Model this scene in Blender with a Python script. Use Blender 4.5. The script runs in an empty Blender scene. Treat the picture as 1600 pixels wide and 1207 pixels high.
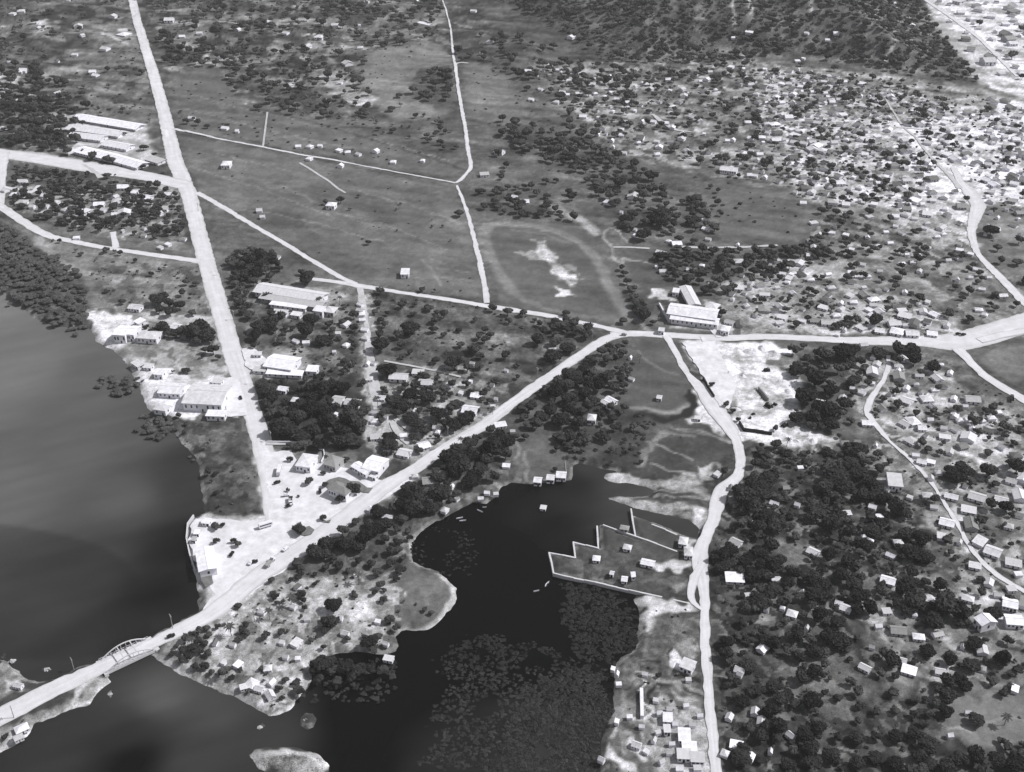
import bpy, math, random
import numpy as np
from mathutils import Vector, geometry
R = math.radians
random.seed(7)
rng = np.random.default_rng(7)
S = bpy.context.scene
COL = S.collection

# ------------------------------------------------------------------ camera
CAM_H, PITCH, FPX = 420.0, R(31.5), 1800.0
cam = bpy.data.cameras.new("camera"); camo = bpy.data.objects.new("camera", cam); COL.objects.link(camo)
camo.location = (0, 0, CAM_H); camo.rotation_euler = (R(90) - PITCH, 0, 0)
cam.sensor_width = 36; cam.lens = 36 * FPX / 1600; cam.clip_start = 1; cam.clip_end = 40000
S.camera = camo
# ------------------------------------------------------------------ light
SUN_DIR = Vector((0.68, 0.07, 0.76)).normalized()      # towards the sun
SUN_EL = math.asin(SUN_DIR.z); SUN_AZ = math.atan2(SUN_DIR.x, SUN_DIR.y)
w = bpy.data.worlds.new("World"); S.world = w; w.use_nodes = True
nt = w.node_tree; bg = nt.nodes["Background"]
sky = nt.nodes.new("ShaderNodeTexSky"); sky.sky_type = 'NISHITA'; sky.sun_disc = False
sky.sun_elevation = SUN_EL; sky.sun_rotation = SUN_AZ; sky.altitude = 400; sky.dust_density = 2.5
hs = nt.nodes.new("ShaderNodeHueSaturation"); hs.inputs["Saturation"].default_value = 0.12
nt.links.new(sky.outputs[0], hs.inputs["Color"]); nt.links.new(hs.outputs[0], bg.inputs[0])
bg.inputs[1].default_value = 0.09
sl = bpy.data.lights.new("sun", 'SUN'); sl.energy = 4.2; sl.angle = R(0.6); sl.color = (1.0, 0.985, 0.97)
so = bpy.data.objects.new("sun", sl); COL.objects.link(so)
so.rotation_euler = SUN_DIR.to_track_quat('Z', 'Y').to_euler()
S.view_settings.view_transform = 'Standard'; S.view_settings.look = 'None'
S.view_settings.exposure = 0.02; S.view_settings.gamma = 1
S.cycles.use_denoising = True
S.cycles.max_bounces = 6; S.cycles.diffuse_bounces = 2; S.cycles.volume_bounces = 0
HAZE_D = 0.00005

# ------------------------------------------------------------------ noise and geometry tools
_lat = rng.random((256, 256)).astype(np.float32)
def vnoise(x, y):
    xi = np.floor(x).astype(np.int64); yi = np.floor(y).astype(np.int64)
    fx = (x - xi); fy = (y - yi); fx = fx*fx*(3-2*fx); fy = fy*fy*(3-2*fy)
    a = _lat[xi & 255, yi & 255]; b = _lat[(xi+1) & 255, yi & 255]
    c = _lat[xi & 255, (yi+1) & 255]; d = _lat[(xi+1) & 255, (yi+1) & 255]
    return (a*(1-fx)+b*fx)*(1-fy) + (c*(1-fx)+d*fx)*fy
def fbm(x, y, n=3):
    s = 0; a = 0.5; t = 0
    for k in range(n):
        s = s + a*vnoise(x+17.3*k, y-9.1*k); t += a; a *= 0.5; x = x*2.03; y = y*2.03
    return s/t
def sstep(a, b, x):
    t = np.clip((x-a)/(b-a), 0, 1); return t*t*(3-2*t)
def sdf(poly, X, Y):
    """signed distance, positive inside"""
    P = np.asarray(poly, float); d2 = np.full(X.shape, 1e18); inside = np.zeros(X.shape, bool)
    for i in range(len(P)):
        x1, y1 = P[i-1]; x2, y2 = P[i]
        ex, ey = x2-x1, y2-y1; L = ex*ex+ey*ey+1e-12
        t = np.clip(((X-x1)*ex+(Y-y1)*ey)/L, 0, 1)
        dx = X-(x1+t*ex); dy = Y-(y1+t*ey); np.minimum(d2, dx*dx+dy*dy, out=d2)
        if y1 != y2:
            c = ((y1 > Y) != (y2 > Y)) & (X < ex*(Y-y1)/(ey)+x1); inside ^= c
    d = np.sqrt(d2); return np.where(inside, d, -d)
def sdl(line, X, Y):
    P = np.asarray(line, float); d2 = np.full(X.shape, 1e18)
    for i in range(1, len(P)):
        x1, y1 = P[i-1]; x2, y2 = P[i]; ex, ey = x2-x1, y2-y1; L = ex*ex+ey*ey+1e-12
        t = np.clip(((X-x1)*ex+(Y-y1)*ey)/L, 0, 1); dx = X-(x1+t*ex); dy = Y-(y1+t*ey)
        np.minimum(d2, dx*dx+dy*dy, out=d2)
    return np.sqrt(d2)
def inpoly(poly, x, y):
    r = False; n = len(poly)
    for i in range(n):
        x1, y1 = poly[i-1]; x2, y2 = poly[i]
        if (y1 > y) != (y2 > y) and x < (x2-x1)*(y-y1)/(y2-y1)+x1: r = not r
    return r
def pdir(px, py):
    a, b = (px-800)/FPX, -(py-603.5)/FPX
    return a, math.cos(PITCH)+b*math.sin(PITCH), -math.sin(PITCH)+b*math.cos(PITCH)
LAND = 2.0
def flat(px, py, z=LAND):
    dx, dy, dz = pdir(px, py); t = (z-CAM_H)/dz
    return dx*t, dy*t
def EX(pts): return [(x+(190 if x >= 1595 else 0), y) for x, y in pts]   # carry edge-of-frame ground on past the frame
def W(pts, z=LAND): return [flat(x, y, z) for x, y in pts]
def depth(y, z=LAND): return y*math.cos(PITCH)+(CAM_H-z)*math.sin(PITCH)
def mpp(Y): return depth(Y)/FPX
# the wooded mountain: its foot is a contour on the plain, the top is beyond the frame
HILL = W([(590,-60),(700,-20),(800,40),(900,88),(1010,105),(1100,96),(1190,100),(1270,104),(1360,120),(1450,128),(1532,133),(1505,98),(1470,52),(1425,-4)])
HILL += [(1150, 3200), (-600, 3200)]
def hfun(X, Y):
    X = np.asarray(X, float); Y = np.asarray(Y, float)
    d = sdf(HILL, X, Y)
    g = fbm(X/110.0+0.1*np.sin(Y/90.0), Y/230.0, 4)
    up = np.clip(d, 0, None)
    h = 170*(1-np.exp(-up/560.0))*(0.66+0.68*g)*sstep(0, 110, up)
    und = sstep(1180, 1500, Y)*sstep(60, -120, X-120)*sstep(-1400, -900, X)*17*(fbm(X/80.0, Y/95.0, 3)-0.34)
    return LAND + h + np.clip(und, 0, None)
def at(px, py):
    """photo pixel -> ground point, on the hill by marching the ray"""
    if py > 215: x, y = flat(px, py); return x, y, LAND
    dx, dy, dz = pdir(px, py); x2, y2 = flat(px, py)
    t1 = (LAND-CAM_H)/dz; t = np.linspace(t1*0.55, t1, 160)
    X = dx*t; Y = dy*t; Z = CAM_H+dz*t; below = Z < hfun(X, Y)
    k = int(np.argmax(below)) if below.any() else 159
    return X[k], Y[k], float(hfun(X[k], Y[k]))
def topx(x, y, z=LAND):
    d = y*math.cos(PITCH)+(CAM_H-z)*math.sin(PITCH); v = y*math.sin(PITCH)-(CAM_H-z)*math.cos(PITCH)
    return 800+FPX*x/d, 603.5-FPX*v/d

# ------------------------------------------------------------------ materials
def mat(name, rough=0.9, spec=0.2):
    m = bpy.data.materials.new(name); m.use_nodes = True; b = m.node_tree.nodes["Principled BSDF"]
    b.inputs["Roughness"].default_value = rough; b.inputs["Specular IOR Level"].default_value = spec
    return m, m.node_tree, b
def mathn(nt, op, a, b=None, clamp=False):
    n = nt.nodes.new("ShaderNodeMath"); n.operation = op; n.use_clamp = clamp
    for i, v in enumerate((a, b)):
        if v is None: continue
        if isinstance(v, (int, float)): n.inputs[i].default_value = v
        else: nt.links.new(v, n.inputs[i])
    return n.outputs[0]
def noisen(nt, scale, detail=3, rough=0.6, coord='Object'):
    tc = nt.nodes.new("ShaderNodeTexCoord"); n = nt.nodes.new("ShaderNodeTexNoise")
    n.inputs["Scale"].default_value = scale; n.inputs["Detail"].default_value = detail; n.inputs["Roughness"].default_value = rough
    nt.links.new(tc.outputs[coord], n.inputs["Vector"]); return n.outputs["Fac"]
def grey(nt, v, b):
    """film-grey tint: blacks a little warm, whites a little blue"""
    c = nt.nodes.new("ShaderNodeCombineColor")
    nt.links.new(mathn(nt, 'MULTIPLY', v, 0.985), c.inputs[0]); nt.links.new(mathn(nt, 'MULTIPLY', v, 0.98), c.inputs[1])
    t = mathn(nt, 'MULTIPLY', v, 0.13); t = mathn(nt, 'ADD', t, 0.965); t = mathn(nt, 'MULTIPLY', t, v)
    nt.links.new(t, c.inputs[2]); nt.links.new(c.outputs[0], b.inputs["Base Color"])
def plain(name, v, var=0.15, scale=0.5, rough=0.85, spec=0.2, rnd=0.0):
    m, nt, b = mat(name, rough, spec)
    n = noisen(nt, scale, 4, 0.65)
    f = mathn(nt, 'MULTIPLY', mathn(nt, 'SUBTRACT', n, 0.5), 2*var*1.6); f = mathn(nt, 'ADD', f, 1.0)
    if rnd:
        oi = nt.nodes.new("ShaderNodeObjectInfo")
        r = mathn(nt, 'ADD', mathn(nt, 'MULTIPLY', oi.outputs["Random"], 2*rnd), 1-rnd); f = mathn(nt, 'MULTIPLY', f, r)
    grey(nt, mathn(nt, 'MULTIPLY', f, v), b); return m
M = dict(
    road=None, path=plain("dirt_path", 0.46, 0.25, 0.2), sand=plain("pale_sand", 0.64, 0.30, 0.16),
    wall=plain("whitewash", 0.74, 0.12, 0.8), wall2=plain("grey_render", 0.36, 0.15, 0.8), concrete=plain("concrete", 0.55, 0.14, 0.7),
    roof0=plain("white_sheet_roof", 0.72, 0.30, 0.35, 0.5, 0.3, 0.20), lawn=plain("dry_lawn", 0.16, 0.4, 0.5), roof1=plain("pale_tile_roof", 0.52, 0.2, 0.5, rnd=0.2),
    roof2=plain("grey_thatch_roof", 0.24, 0.25, 0.7, rnd=0.25), roof3=plain("dark_tile_roof", 0.13, 0.2, 0.7, rnd=0.2),
    dark=plain("dark_opening", 0.02, 0.1), trunk=plain("bark", 0.10, 0.2, 2.0), wood=plain("grey_timber", 0.30, 0.2, 2.0),
    leaf=plain("foliage", 0.022, 0.8, 0.5, 0.8, 0.2, 0.65), palm=plain("palm_fronds", 0.06, 0.4, 0.6, 0.7, 0.3, 0.3),
    white=plain("white_paint", 0.72, 0.06, 1.0, 0.5, 0.4), paint2=plain("grey_paint", 0.30, 0.08, 1.0, 0.5, 0.4),
    tyre=plain("rubber", 0.02, 0.1, 2.0), glass=plain("window_glass", 0.03, 0.1, 2.0, 0.15, 0.5), rock=plain("rock", 0.42, 0.3, 0.8))
def attr_mat(name, amp_attr=True, fine=0.25, rough=0.95, spec=0.1, scales=(1.5, 0.42, 0.09), amps=(0.95, 0.75, 0.45)):
    m, nt, b = mat(name, rough, spec)
    a = nt.nodes.new("ShaderNodeAttribute"); a.attribute_name = "tone"
    q = nt.nodes.new("ShaderNodeAttribute"); q.attribute_name = "mottle"
    f = None
    for s, am in zip(scales, amps):
        k = mathn(nt, 'MULTIPLY', mathn(nt, 'SUBTRACT', noisen(nt, s, 5, 0.7), 0.5), 2*am)
        f = k if f is None else mathn(nt, 'ADD', f, k)
    f = mathn(nt, 'MULTIPLY', f, q.outputs["Fac"]); f = mathn(nt, 'ADD', f, 1.0)
    f = mathn(nt, 'MAXIMUM', f, 0.25)
    grey(nt, mathn(nt, 'MULTIPLY', a.outputs["Fac"], f), b); return m, nt, b
M['ground'] = attr_mat("ground")[0]
M['scrub'] = attr_mat("massed_foliage", rough=0.8, spec=0.25, scales=(0.5,), amps=(0.6,))[0]
m, nt, b = attr_mat("silt_glint_water", rough=0.2, spec=0.05, scales=(0.02, 0.006), amps=(0.10, 0.18))  # tone attribute carries silt and painted sky glint
bp = nt.nodes.new("ShaderNodeBump"); bp.inputs["Strength"].default_value = 0.12; bp.inputs["Distance"].default_value = 0.4
nt.links.new(noisen(nt, 0.35, 4, 0.6), bp.inputs["Height"]); nt.links.new(bp.outputs[0], b.inputs["Normal"]); M['water'] = m

m, nt, b = mat("dusty_road", 0.9, 0.15)      # wheel tracks, dust and patches laid along the ribbon's own u, v
ua = nt.nodes.new("ShaderNodeAttribute"); ua.attribute_name = "across"; va = nt.nodes.new("ShaderNodeAttribute"); va.attribute_name = "along"
cv = nt.nodes.new("ShaderNodeCombineXYZ"); nt.links.new(mathn(nt, 'MULTIPLY', ua.outputs["Fac"], 2.6), cv.inputs[0]); nt.links.new(mathn(nt, 'MULTIPLY', va.outputs["Fac"], 0.02), cv.inputs[1])
tn = nt.nodes.new("ShaderNodeTexNoise"); tn.inputs["Scale"].default_value = 1.0; tn.inputs["Detail"].default_value = 4; nt.links.new(cv.outputs[0], tn.inputs["Vector"])
f = mathn(nt, 'ADD', mathn(nt, 'MULTIPLY', mathn(nt, 'SUBTRACT', tn.outputs["Fac"], 0.5), 0.42), 1.0)
f = mathn(nt, 'ADD', f, mathn(nt, 'MULTIPLY', mathn(nt, 'SUBTRACT', noisen(nt, 0.12, 5, 0.7), 0.5), 0.55)); f = mathn(nt, 'ADD', f, mathn(nt, 'MULTIPLY', mathn(nt, 'SUBTRACT', noisen(nt, 1.2, 3, 0.7), 0.5), 0.25))
e = mathn(nt, 'POWER', mathn(nt, 'ABSOLUTE', ua.outputs["Fac"]), 6.0); f = mathn(nt, 'SUBTRACT', f, mathn(nt, 'MULTIPLY', e, 0.30))
grey(nt, mathn(nt, 'MULTIPLY', f, 0.60), b); M['road'] = m
# ------------------------------------------------------------------ mesh helpers
def np_mesh(name, V, F, mats=None, attrs=None, smooth=False, midx=None):
    me = bpy.data.meshes.new(name); V = np.asarray(V, np.float32); F = np.asarray(F, np.int32); k = F.shape[1]
    me.vertices.add(len(V)); me.vertices.foreach_set("co", V.ravel())
    me.loops.add(F.size); me.loops.foreach_set("vertex_index", F.ravel())
    me.polygons.add(len(F)); me.polygons.foreach_set("loop_start", np.arange(0, F.size, k, dtype=np.int32))
    me.polygons.foreach_set("loop_total", np.full(len(F), k, np.int32))
    me.polygons.foreach_set("use_smooth", np.full(len(F), smooth))
    for mm in (mats or []): me.materials.append(mm)
    if midx is not None: me.polygons.foreach_set("material_index", np.asarray(midx, np.int32))
    for an, av in (attrs or {}).items():
        a = me.attributes.new(an, 'FLOAT', 'POINT'); a.data.foreach_set("value", np.asarray(av, np.float32))
    me.update(); me.validate(); return me
class MB:
    def __init__(s): s.v = []; s.f = []
    def add(s, vs, fs): n = len(s.v); s.v += [tuple(v) for v in vs]; s.f += [tuple(n+i for i in f) for f in fs]; return s
    def box(s, x0, x1, y0, y1, z0, z1):
        return s.add([(x0,y0,z0),(x1,y0,z0),(x1,y1,z0),(x0,y1,z0),(x0,y0,z1),(x1,y0,z1),(x1,y1,z1),(x0,y1,z1)],
                     [(0,3,2,1),(4,5,6,7),(0,1,5,4),(1,2,6,5),(2,3,7,6),(3,0,4,7)])
    def bar(s, a, b, w, h=None):
        a = Vector(a); b = Vector(b); h = h or w; d = (b-a).normalized(); u = d.cross(Vector((0,0,1)))
        u = Vector((1,0,0)) if u.length < 1e-4 else u.normalized(); v = u.cross(d)
        q = [(-w/2,-h/2),(w/2,-h/2),(w/2,h/2),(-w/2,h/2)]
        vs = [a+u*i+v*j for i, j in q]+[b+u*i+v*j for i, j in q]
        return s.add(vs, [(0,3,2,1),(4,5,6,7),(0,1,5,4),(1,2,6,5),(2,3,7,6),(3,0,4,7)])
    def slab(s, q, t):
        return s.add([(x,y,z) for x,y,z in q]+[(x,y,z-t) for x,y,z in q],
                     [(0,1,2,3),(7,6,5,4),(0,4,5,1),(1,5,6,2),(2,6,7,3),(3,7,4,0)])
    def tube(s, pts, rads, n=7):
        base = len(s.v)
        for k, p in enumerate(pts):
            p = Vector(p); d = Vector(pts[min(k+1, len(pts)-1)])-Vector(pts[max(k-1, 0)]); d.normalize()
            u = d.cross(Vector((0.3,1,0.1))).normalized(); v = d.cross(u)
            for i in range(n):
                a = 2*math.pi*i/n; s.v.append(tuple(p+(u*math.cos(a)+v*math.sin(a))*rads[k]))
        for k in range(len(pts)-1):
            for i in range(n):
                j = (i+1) % n; s.f.append((base+k*n+i, base+k*n+j, base+(k+1)*n+j, base+(k+1)*n+i))
        s.f.append(tuple(base+i for i in range(n))[::-1]); s.f.append(tuple(base+(len(pts)-1)*n+i for i in range(n))); return s
    def mesh(s, name, m, smooth=False):
        me = bpy.data.meshes.new(name); me.from_pydata(s.v, [], s.f); me.materials.append(m)
        if smooth: me.polygons.foreach_set("use_smooth", [True]*len(me.polygons))
        me.update(); return me
def link(name, data, parent=None, loc=None, rz=0.0, sc=None):
    o = bpy.data.objects.new(name, data); COL.objects.link(o)
    if parent: o.parent = parent
    if loc is not None: o.location = loc
    if rz: o.rotation_euler = (0, 0, rz)
    if sc is not None: o.scale = (sc, sc, sc) if isinstance(sc, (int, float)) else sc
    return o
def tag(o, label, cat, group=None, kind=None):
    o["label"] = label; o["category"] = cat
    if group: o["group"] = group
    if kind: o["kind"] = kind
    return o
def struct(name, data, kind='structure'):
    o = link(name, data); o["kind"] = kind; return o
# ------------------------------------------------------------------ water outline (photo pixels, at water level)
WATER = [(-420,300),(-150,380),(0,444),(11,462),(32,478),(52,496),(82,510),(110,513),(128,505),(140,514),(148,522),(150,534),(163,541),(178,548),(190,560),
 (202,574),(210,590),(216,602),(221,615),(226,625),(232,640),(240,646),(262,652),(266,668),(283,692),(300,706),(310,725),(313,745),(315,765),(319,790),(320,801),
 (303,808),(293,822),(291,845),(296,870),(305,898),(311,930),(309,948),(312,957),(297,962),(275,976),(250,988),(231,997),
 (233,1023),(254,1037),(275,1050),(308,1065),(338,1078),(376,1093),(400,1110),(420,1118),(438,1117),(450,1110),(460,1100),(470,1086),(484,1072),(488,1050),(486,1036),
 (505,1028),(530,1022),(560,1019),(600,1024),(620,1018),(622,1008),(616,995),(628,987),(645,986),(667,984),(687,971),(704,953),(713,936),(711,920),(700,905),(684,894),
 (664,886),(648,878),(642,865),(644,850),(650,838),(664,828),(680,816),(702,806),(722,794),(742,786),(760,787),(774,776),(784,762),(800,755),
 (830,757),(860,754),(892,750),(896,742),(894,728),(905,724),(925,728),(940,733),(955,736),
 (965,738),(946,740),(944,747),(955,753),(990,757),(1012,762),(1022,768),(1010,776),(990,778),(965,776),(950,778),(952,781),
 (975,788),(1000,797),(1040,805),(1075,812),(1095,828),(1088,842),(1070,838),(1050,828),(1020,817),(990,806),(984,808),
 (989,835),(995,842),(975,834),(950,824),(936,820),(935,833),(937,857),(920,853),(897,848),(899,872),(880,868),(858,864),(860,882),(864,899),(900,904),(930,910),(962,916),(990,921),
 (996,930),(990,938),(998,951),(996,986),(992,1014),(978,1025),(963,1035),(958,1053),(959,1078),(958,1116),(950,1134),(942,1154),(937,1180),(935,1207),(930,1300),(900,1560),
 (-300,1560),(-260,1260),(-40,1190),(0,1178),(30,1160),(48,1146),(54,1131),(84,1121),(110,1110),(140,1101),(147,1090),(163,1072),(172,1066),(170,1053),
 (163,1030),(150,1034),(120,1045),(86,1060),(62,1066),(44,1063),(28,1052),(14,1036),(0,1031),(-140,1075),(-420,1180)]
WATER_W = W(WATER, 0)
ISLES = [W(p, 0) for p in ([(392,1180),(400,1172),(420,1169),(445,1168),(470,1172),(492,1178),(505,1186),(515,1196),(512,1212),(470,1222),(430,1214),(404,1200)],
  [(470,1120),(478,1114),(490,1114),(495,1124),(490,1137),(480,1141),(471,1134)], [(402,1134),(409,1130),(414,1134),(408,1141)],
  [(1065,834),(1095,846),(1098,858),(1070,850)], [(168,1083),(173,1080),(176,1088),(172,1092)], [(66,1046),(74,1044),(80,1048),(73,1050)])]
def wet_sd(X, Y):
    d = -sdf(WATER_W, X, Y)
    for q in ISLES: d = np.maximum(d, sdf(q, X, Y))
    return d
# ------------------------------------------------------------------ ground sheet
def haze_T(Y, X=0): return np.exp(-HAZE_D*np.sqrt(np.asarray(Y)**2+np.asarray(X)**2+CAM_H**2))
HS = 0.33
def alb(v, py):
    x, y = flat(800, max(py, -100)); T = float(haze_T(y)); L = (v/255.0)**2.2
    return max(0.022, min(0.80, (L-HS*(1-T))/T))
def grid():
    ys = [150.0]
    while ys[-1] < 3100: y = ys[-1]; ys.append(y+(y*y+CAM_H**2)/(CAM_H*820))
    y = ys[-1]
    while y < 9300: y *= 1.18; ys.append(y)
    us = list(np.linspace(-0.56, 0.56, 780)); e = [0.6, 0.7, 0.9, 1.3, 2.2, 4.0]
    us = [-x for x in e[::-1]]+us+e
    ys = [-1500.0, -500.0, 0.0, 90.0]+ys
    Yg, Ug = np.meshgrid(np.array(ys), np.array(us), indexing='ij')
    return np.clip(Ug*(np.maximum(Yg, 100)*0.853+219), -12000, 12000), Yg
GX, GY = grid()
nr, ncx = GX.shape
X = GX.ravel(); Y = GY.ravel()
Z = np.full(X.shape, LAND); hb = Y > 1120; Z[hb] = hfun(X[hb], Y[hb])
near = (Y < 1000) & (Y > 100); wd = np.full(X.shape, 50.0); wd[near] = wet_sd(X[near], Y[near])
wd = wd+np.where(wd < 20, 2.6*(fbm(X/5.0, Y/5.0, 3)-.5), 0)
Z = np.where(wd < 5, np.clip(wd*0.45, -2.5, Z), Z)
tone = np.full(X.shape, 0.0); mot = np.full(X.shape, 1.0)
pyv = topx(X, np.maximum(Y, 60))[1]
base = np.interp(pyv, [-60, 0, 100, 200, 300, 500, 700, 900, 1207], [84, 84, 88, 92, 94, 92, 84, 78, 76])
Tm = haze_T(Y, X)
def albv(v, T): return np.clip(((v/255.0)**2.2-HS*(1-T))/T, 0.022, 0.8)
wob = (fbm(X/23.0+5, Y/31.0, 3)-0.5)
strk = fbm((X*.98-Y*.25)/90, (Y+X*.28)/11, 4)-.5; strk2 = fbm((X-Y*.1)/14, (Y+X*.1)/9+7, 3)-.5
V8 = base*(1+0.42*wob)                       # working field: brightness as photographed
wx = X+6*(fbm(X/9.0, Y/9.0, 2)-0.5)*2; wy = Y+9*(fbm(X/9.0+40, Y/9.0, 2)-0.5)*2
def pp(v, pts, f=6, k=1.0, m=None, rag=1):
    """paint a ground cover patch: brightness v, outline pts (photo pixels), soft edge f metres, strength k, mottle m"""
    q = W(EX(pts)); xs = [p[0] for p in q]; ysq = [p[1] for p in q]; e = f+12
    s = (X > min(xs)-e) & (X < max(xs)+e) & (Y > min(ysq)-e) & (Y < max(ysq)+e)
    if not s.any(): return
    d = sdf(q, wx[s] if rag else X[s], wy[s] if rag else Y[s]); a = k*sstep(-f/2, f/2, d)
    V8[s] = V8[s]*(1-a)+a*v*(1+0.30*wob[s]*(1 if m is None else m)); 
    if m is not None: mot[s] = mot[s]*(1-a)+a*m
def ps(v, wm, pts, f=3, k=1.0):
    q = W(EX(pts)); xs = [p[0] for p in q]; ysq = [p[1] for p in q]; e = wm+f+10
    s = (X > min(xs)-e) & (X < max(xs)+e) & (Y > min(ysq)-e) & (Y < max(ysq)+e)
    if not s.any(): return
    d = wm/2-sdl(q, 0.6*X[s]+0.4*wx[s], 0.6*Y[s]+0.4*wy[s]); a = k*sstep(-f/2, f/2, d); V8[s] = V8[s]*(1-a)+a*v
def spk(pts, lo, hi, cell, thr, k=0.9, seed=0):
    """yards and clearings: irregular patches of bare soil inside an outline"""
    q = W(EX(pts)); xs = [p[0] for p in q]; ysq = [p[1] for p in q]
    s = (X > min(xs)) & (X < max(xs)) & (Y > min(ysq)) & (Y < max(ysq))
    d = sdf(q, wx[s], wy[s]); n = fbm(X[s]/cell+seed, Y[s]/(cell*1.15)+seed*3, 3); n2 = vnoise(X[s]/(cell*0.8)+9+seed, Y[s]/(cell*0.8))
    a = k*sstep(thr, thr+0.10, n)*sstep(-3, 6, d); V8[s] = V8[s]*(1-a)+a*(lo+(hi-lo)*n2)
def pw(pts, lo, hi, cell, k=.7, seed=0, asp=1.5, f=8, m=None, skew=1.0):
    """a patchwork of plots and yards: irregular cells, each with its own soil or scrub"""
    q = W(EX(pts)); xs = [p[0] for p in q]; ysq = [p[1] for p in q]
    s = (X > min(xs)-8) & (X < max(xs)+8) & (Y > min(ysq)-8) & (Y < max(ysq)+8)
    x = (wx[s]+0.35*Y[s])/cell+seed*7.3; y = (wy[s]-0.2*X[s])/(cell*asp)+seed*3.1; xi = np.floor(x).astype(int); yi = np.floor(y).astype(int)
    best = np.full(x.shape, 9e9); second = best.copy(); tone_ = np.zeros(x.shape)
    for i in (-1, 0, 1):
        for j in (-1, 0, 1):
            a, b_ = (xi+i) & 255, (yi+j) & 255; cx = xi+i+_lat[a, b_]; cy = yi+j+_lat[b_, (a+91) & 255]; d = (x-cx)**2+(y-cy)**2
            n = d < best; second = np.where(n, best, np.minimum(second, d)); best = np.where(n, d, best); tone_ = np.where(n, _lat[(a+13) & 255, (b_+57) & 255], tone_)
    v = lo+(hi-lo)*tone_**skew; a = k*sstep(-f/2, f/2, sdf(q, wx[s], wy[s])); V8[s] = V8[s]*(1-a)+a*v
    if m is not None: mot[s] = mot[s]*(1-a)+a*m
# top of the frame
pw([(-100,-60),(760,-60),(780,120),(560,190),(380,170),(240,140),(100,260),(-100,260)], 62, 128, 17, .6, 1, 1.6, 30, 1.4, 1.6)
pw([(0,140),(250,120),(250,250),(0,240)], 70, 140, 13, .5, 2)
pw([(740,60),(860,80),(1000,180),(1200,300),(1340,380),(1200,400),(960,330),(860,240),(740,180)], 66, 112, 14, .5, 3, 1.5, 20)
pp(97, [(560,-30),(840,0),(960,90),(1100,100),(1250,90),(1360,110),(1450,118),(1530,130),(1510,100),(1470,50),(1420,-30),(1300,-120),(700,-120)], 20, 1, 1.6)
spk([(0,0),(200,0),(250,120),(240,160),(0,140)], 95, 150, 26, 0.55, 0.8, 2)
spk([(240,0),(700,0),(700,60),(560,110),(600,190),(480,210),(380,170),(260,120)], 105, 165, 24, 0.54, 0.8, 5)
pp(124, [(140,42),(205,38),(222,75),(190,82),(150,72)], 14); pp(198, [(184,47),(200,46),(203,58),(190,61)], 4)
ps(180, 5, [(160,55),(178,62),(200,75)]); ps(190, 2.5, [(203,58),(216,59)])
pp(165, [(48,38),(75,34),(78,50),(60,62),(50,50)], 8); pp(108, [(120,75),(225,78),(235,110),(150,118),(110,95)], 16)
pp(150, [(75,172),(112,182),(140,186),(105,188)], 4); ps(168, 5, [(0,155),(18,140),(30,125)], 3); pp(190, [(0,122),(8,125),(6,150),(0,165)], 4)
pp(100, [(268,120),(340,110),(380,160),(560,200),(715,262),(718,280),(480,240),(282,203)], 10, 1, 0.6)
pp(104, [(284,216),(480,246),(712,288),(735,370),(757,468),(700,462),(545,438),(430,368),(312,304)], 6, 1, 0.6)
pp(97, [(420,320),(520,330),(560,380),(540,420),(470,390)], 30, 0.7)
pp(120, [(566,100),(610,68),(690,70),(708,96),(712,140),(700,180),(620,190),(575,160),(560,130)], 16, 1, 0.7)
pp(88, [(640,130),(660,112),(700,108),(712,170),(680,172),(645,160)], 10)
pp(110, [(722,100),(765,105),(800,140),(828,178),(800,196),(734,186)], 16, 1, 0.7)
pp(150, [(498,120),(530,112),(552,130),(560,150),(590,158),(580,170),(545,165),(520,150)], 8); ps(180, 5, [(565,150),(590,158),(560,168)])
ps(150, 6, [(472,62),(490,58),(508,74)], 4); ps(150, 6, [(330,75),(320,96),(300,108),(330,104),(350,112)], 4)
pp(122, [(1090,285),(1200,290),(1295,350),(1250,385),(1130,372),(1105,320)], 14, 0.35); pp(97, [(1090,285),(1200,290),(1295,350),(1250,385),(1130,372),(1105,320)], 14, 0.9, 0.6)
pp(110, [(1235,345),(1270,338),(1275,360),(1240,368)], 10); pp(90, [(930,240),(1050,250),(1090,290),(1040,300),(960,260)], 12, .7)
pp(104, [(990,170),(1060,180),(1130,230),(1100,245),(1010,215)], 12, .7)
# the town: pale bare yards, with eastern haze painted into the soil tones
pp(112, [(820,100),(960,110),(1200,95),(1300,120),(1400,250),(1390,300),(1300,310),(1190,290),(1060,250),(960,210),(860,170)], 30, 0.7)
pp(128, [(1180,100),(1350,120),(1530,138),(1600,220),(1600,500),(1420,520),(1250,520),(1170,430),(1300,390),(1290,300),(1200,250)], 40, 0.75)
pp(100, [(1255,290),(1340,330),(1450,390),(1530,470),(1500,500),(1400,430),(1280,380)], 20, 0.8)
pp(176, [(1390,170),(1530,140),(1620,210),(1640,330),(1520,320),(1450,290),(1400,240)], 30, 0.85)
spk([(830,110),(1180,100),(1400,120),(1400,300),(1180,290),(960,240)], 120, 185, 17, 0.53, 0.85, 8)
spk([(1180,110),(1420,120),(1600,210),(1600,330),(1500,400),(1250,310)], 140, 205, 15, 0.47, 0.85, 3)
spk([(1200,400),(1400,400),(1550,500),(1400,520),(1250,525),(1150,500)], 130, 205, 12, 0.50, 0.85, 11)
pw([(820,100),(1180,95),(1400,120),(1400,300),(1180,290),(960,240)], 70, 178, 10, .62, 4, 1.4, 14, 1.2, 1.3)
pw([(1180,100),(1420,120),(1600,215),(1640,330),(1500,400),(1250,310)], 100, 232, 8, .72, 5, 1.4, 14, 1.2)
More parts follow.
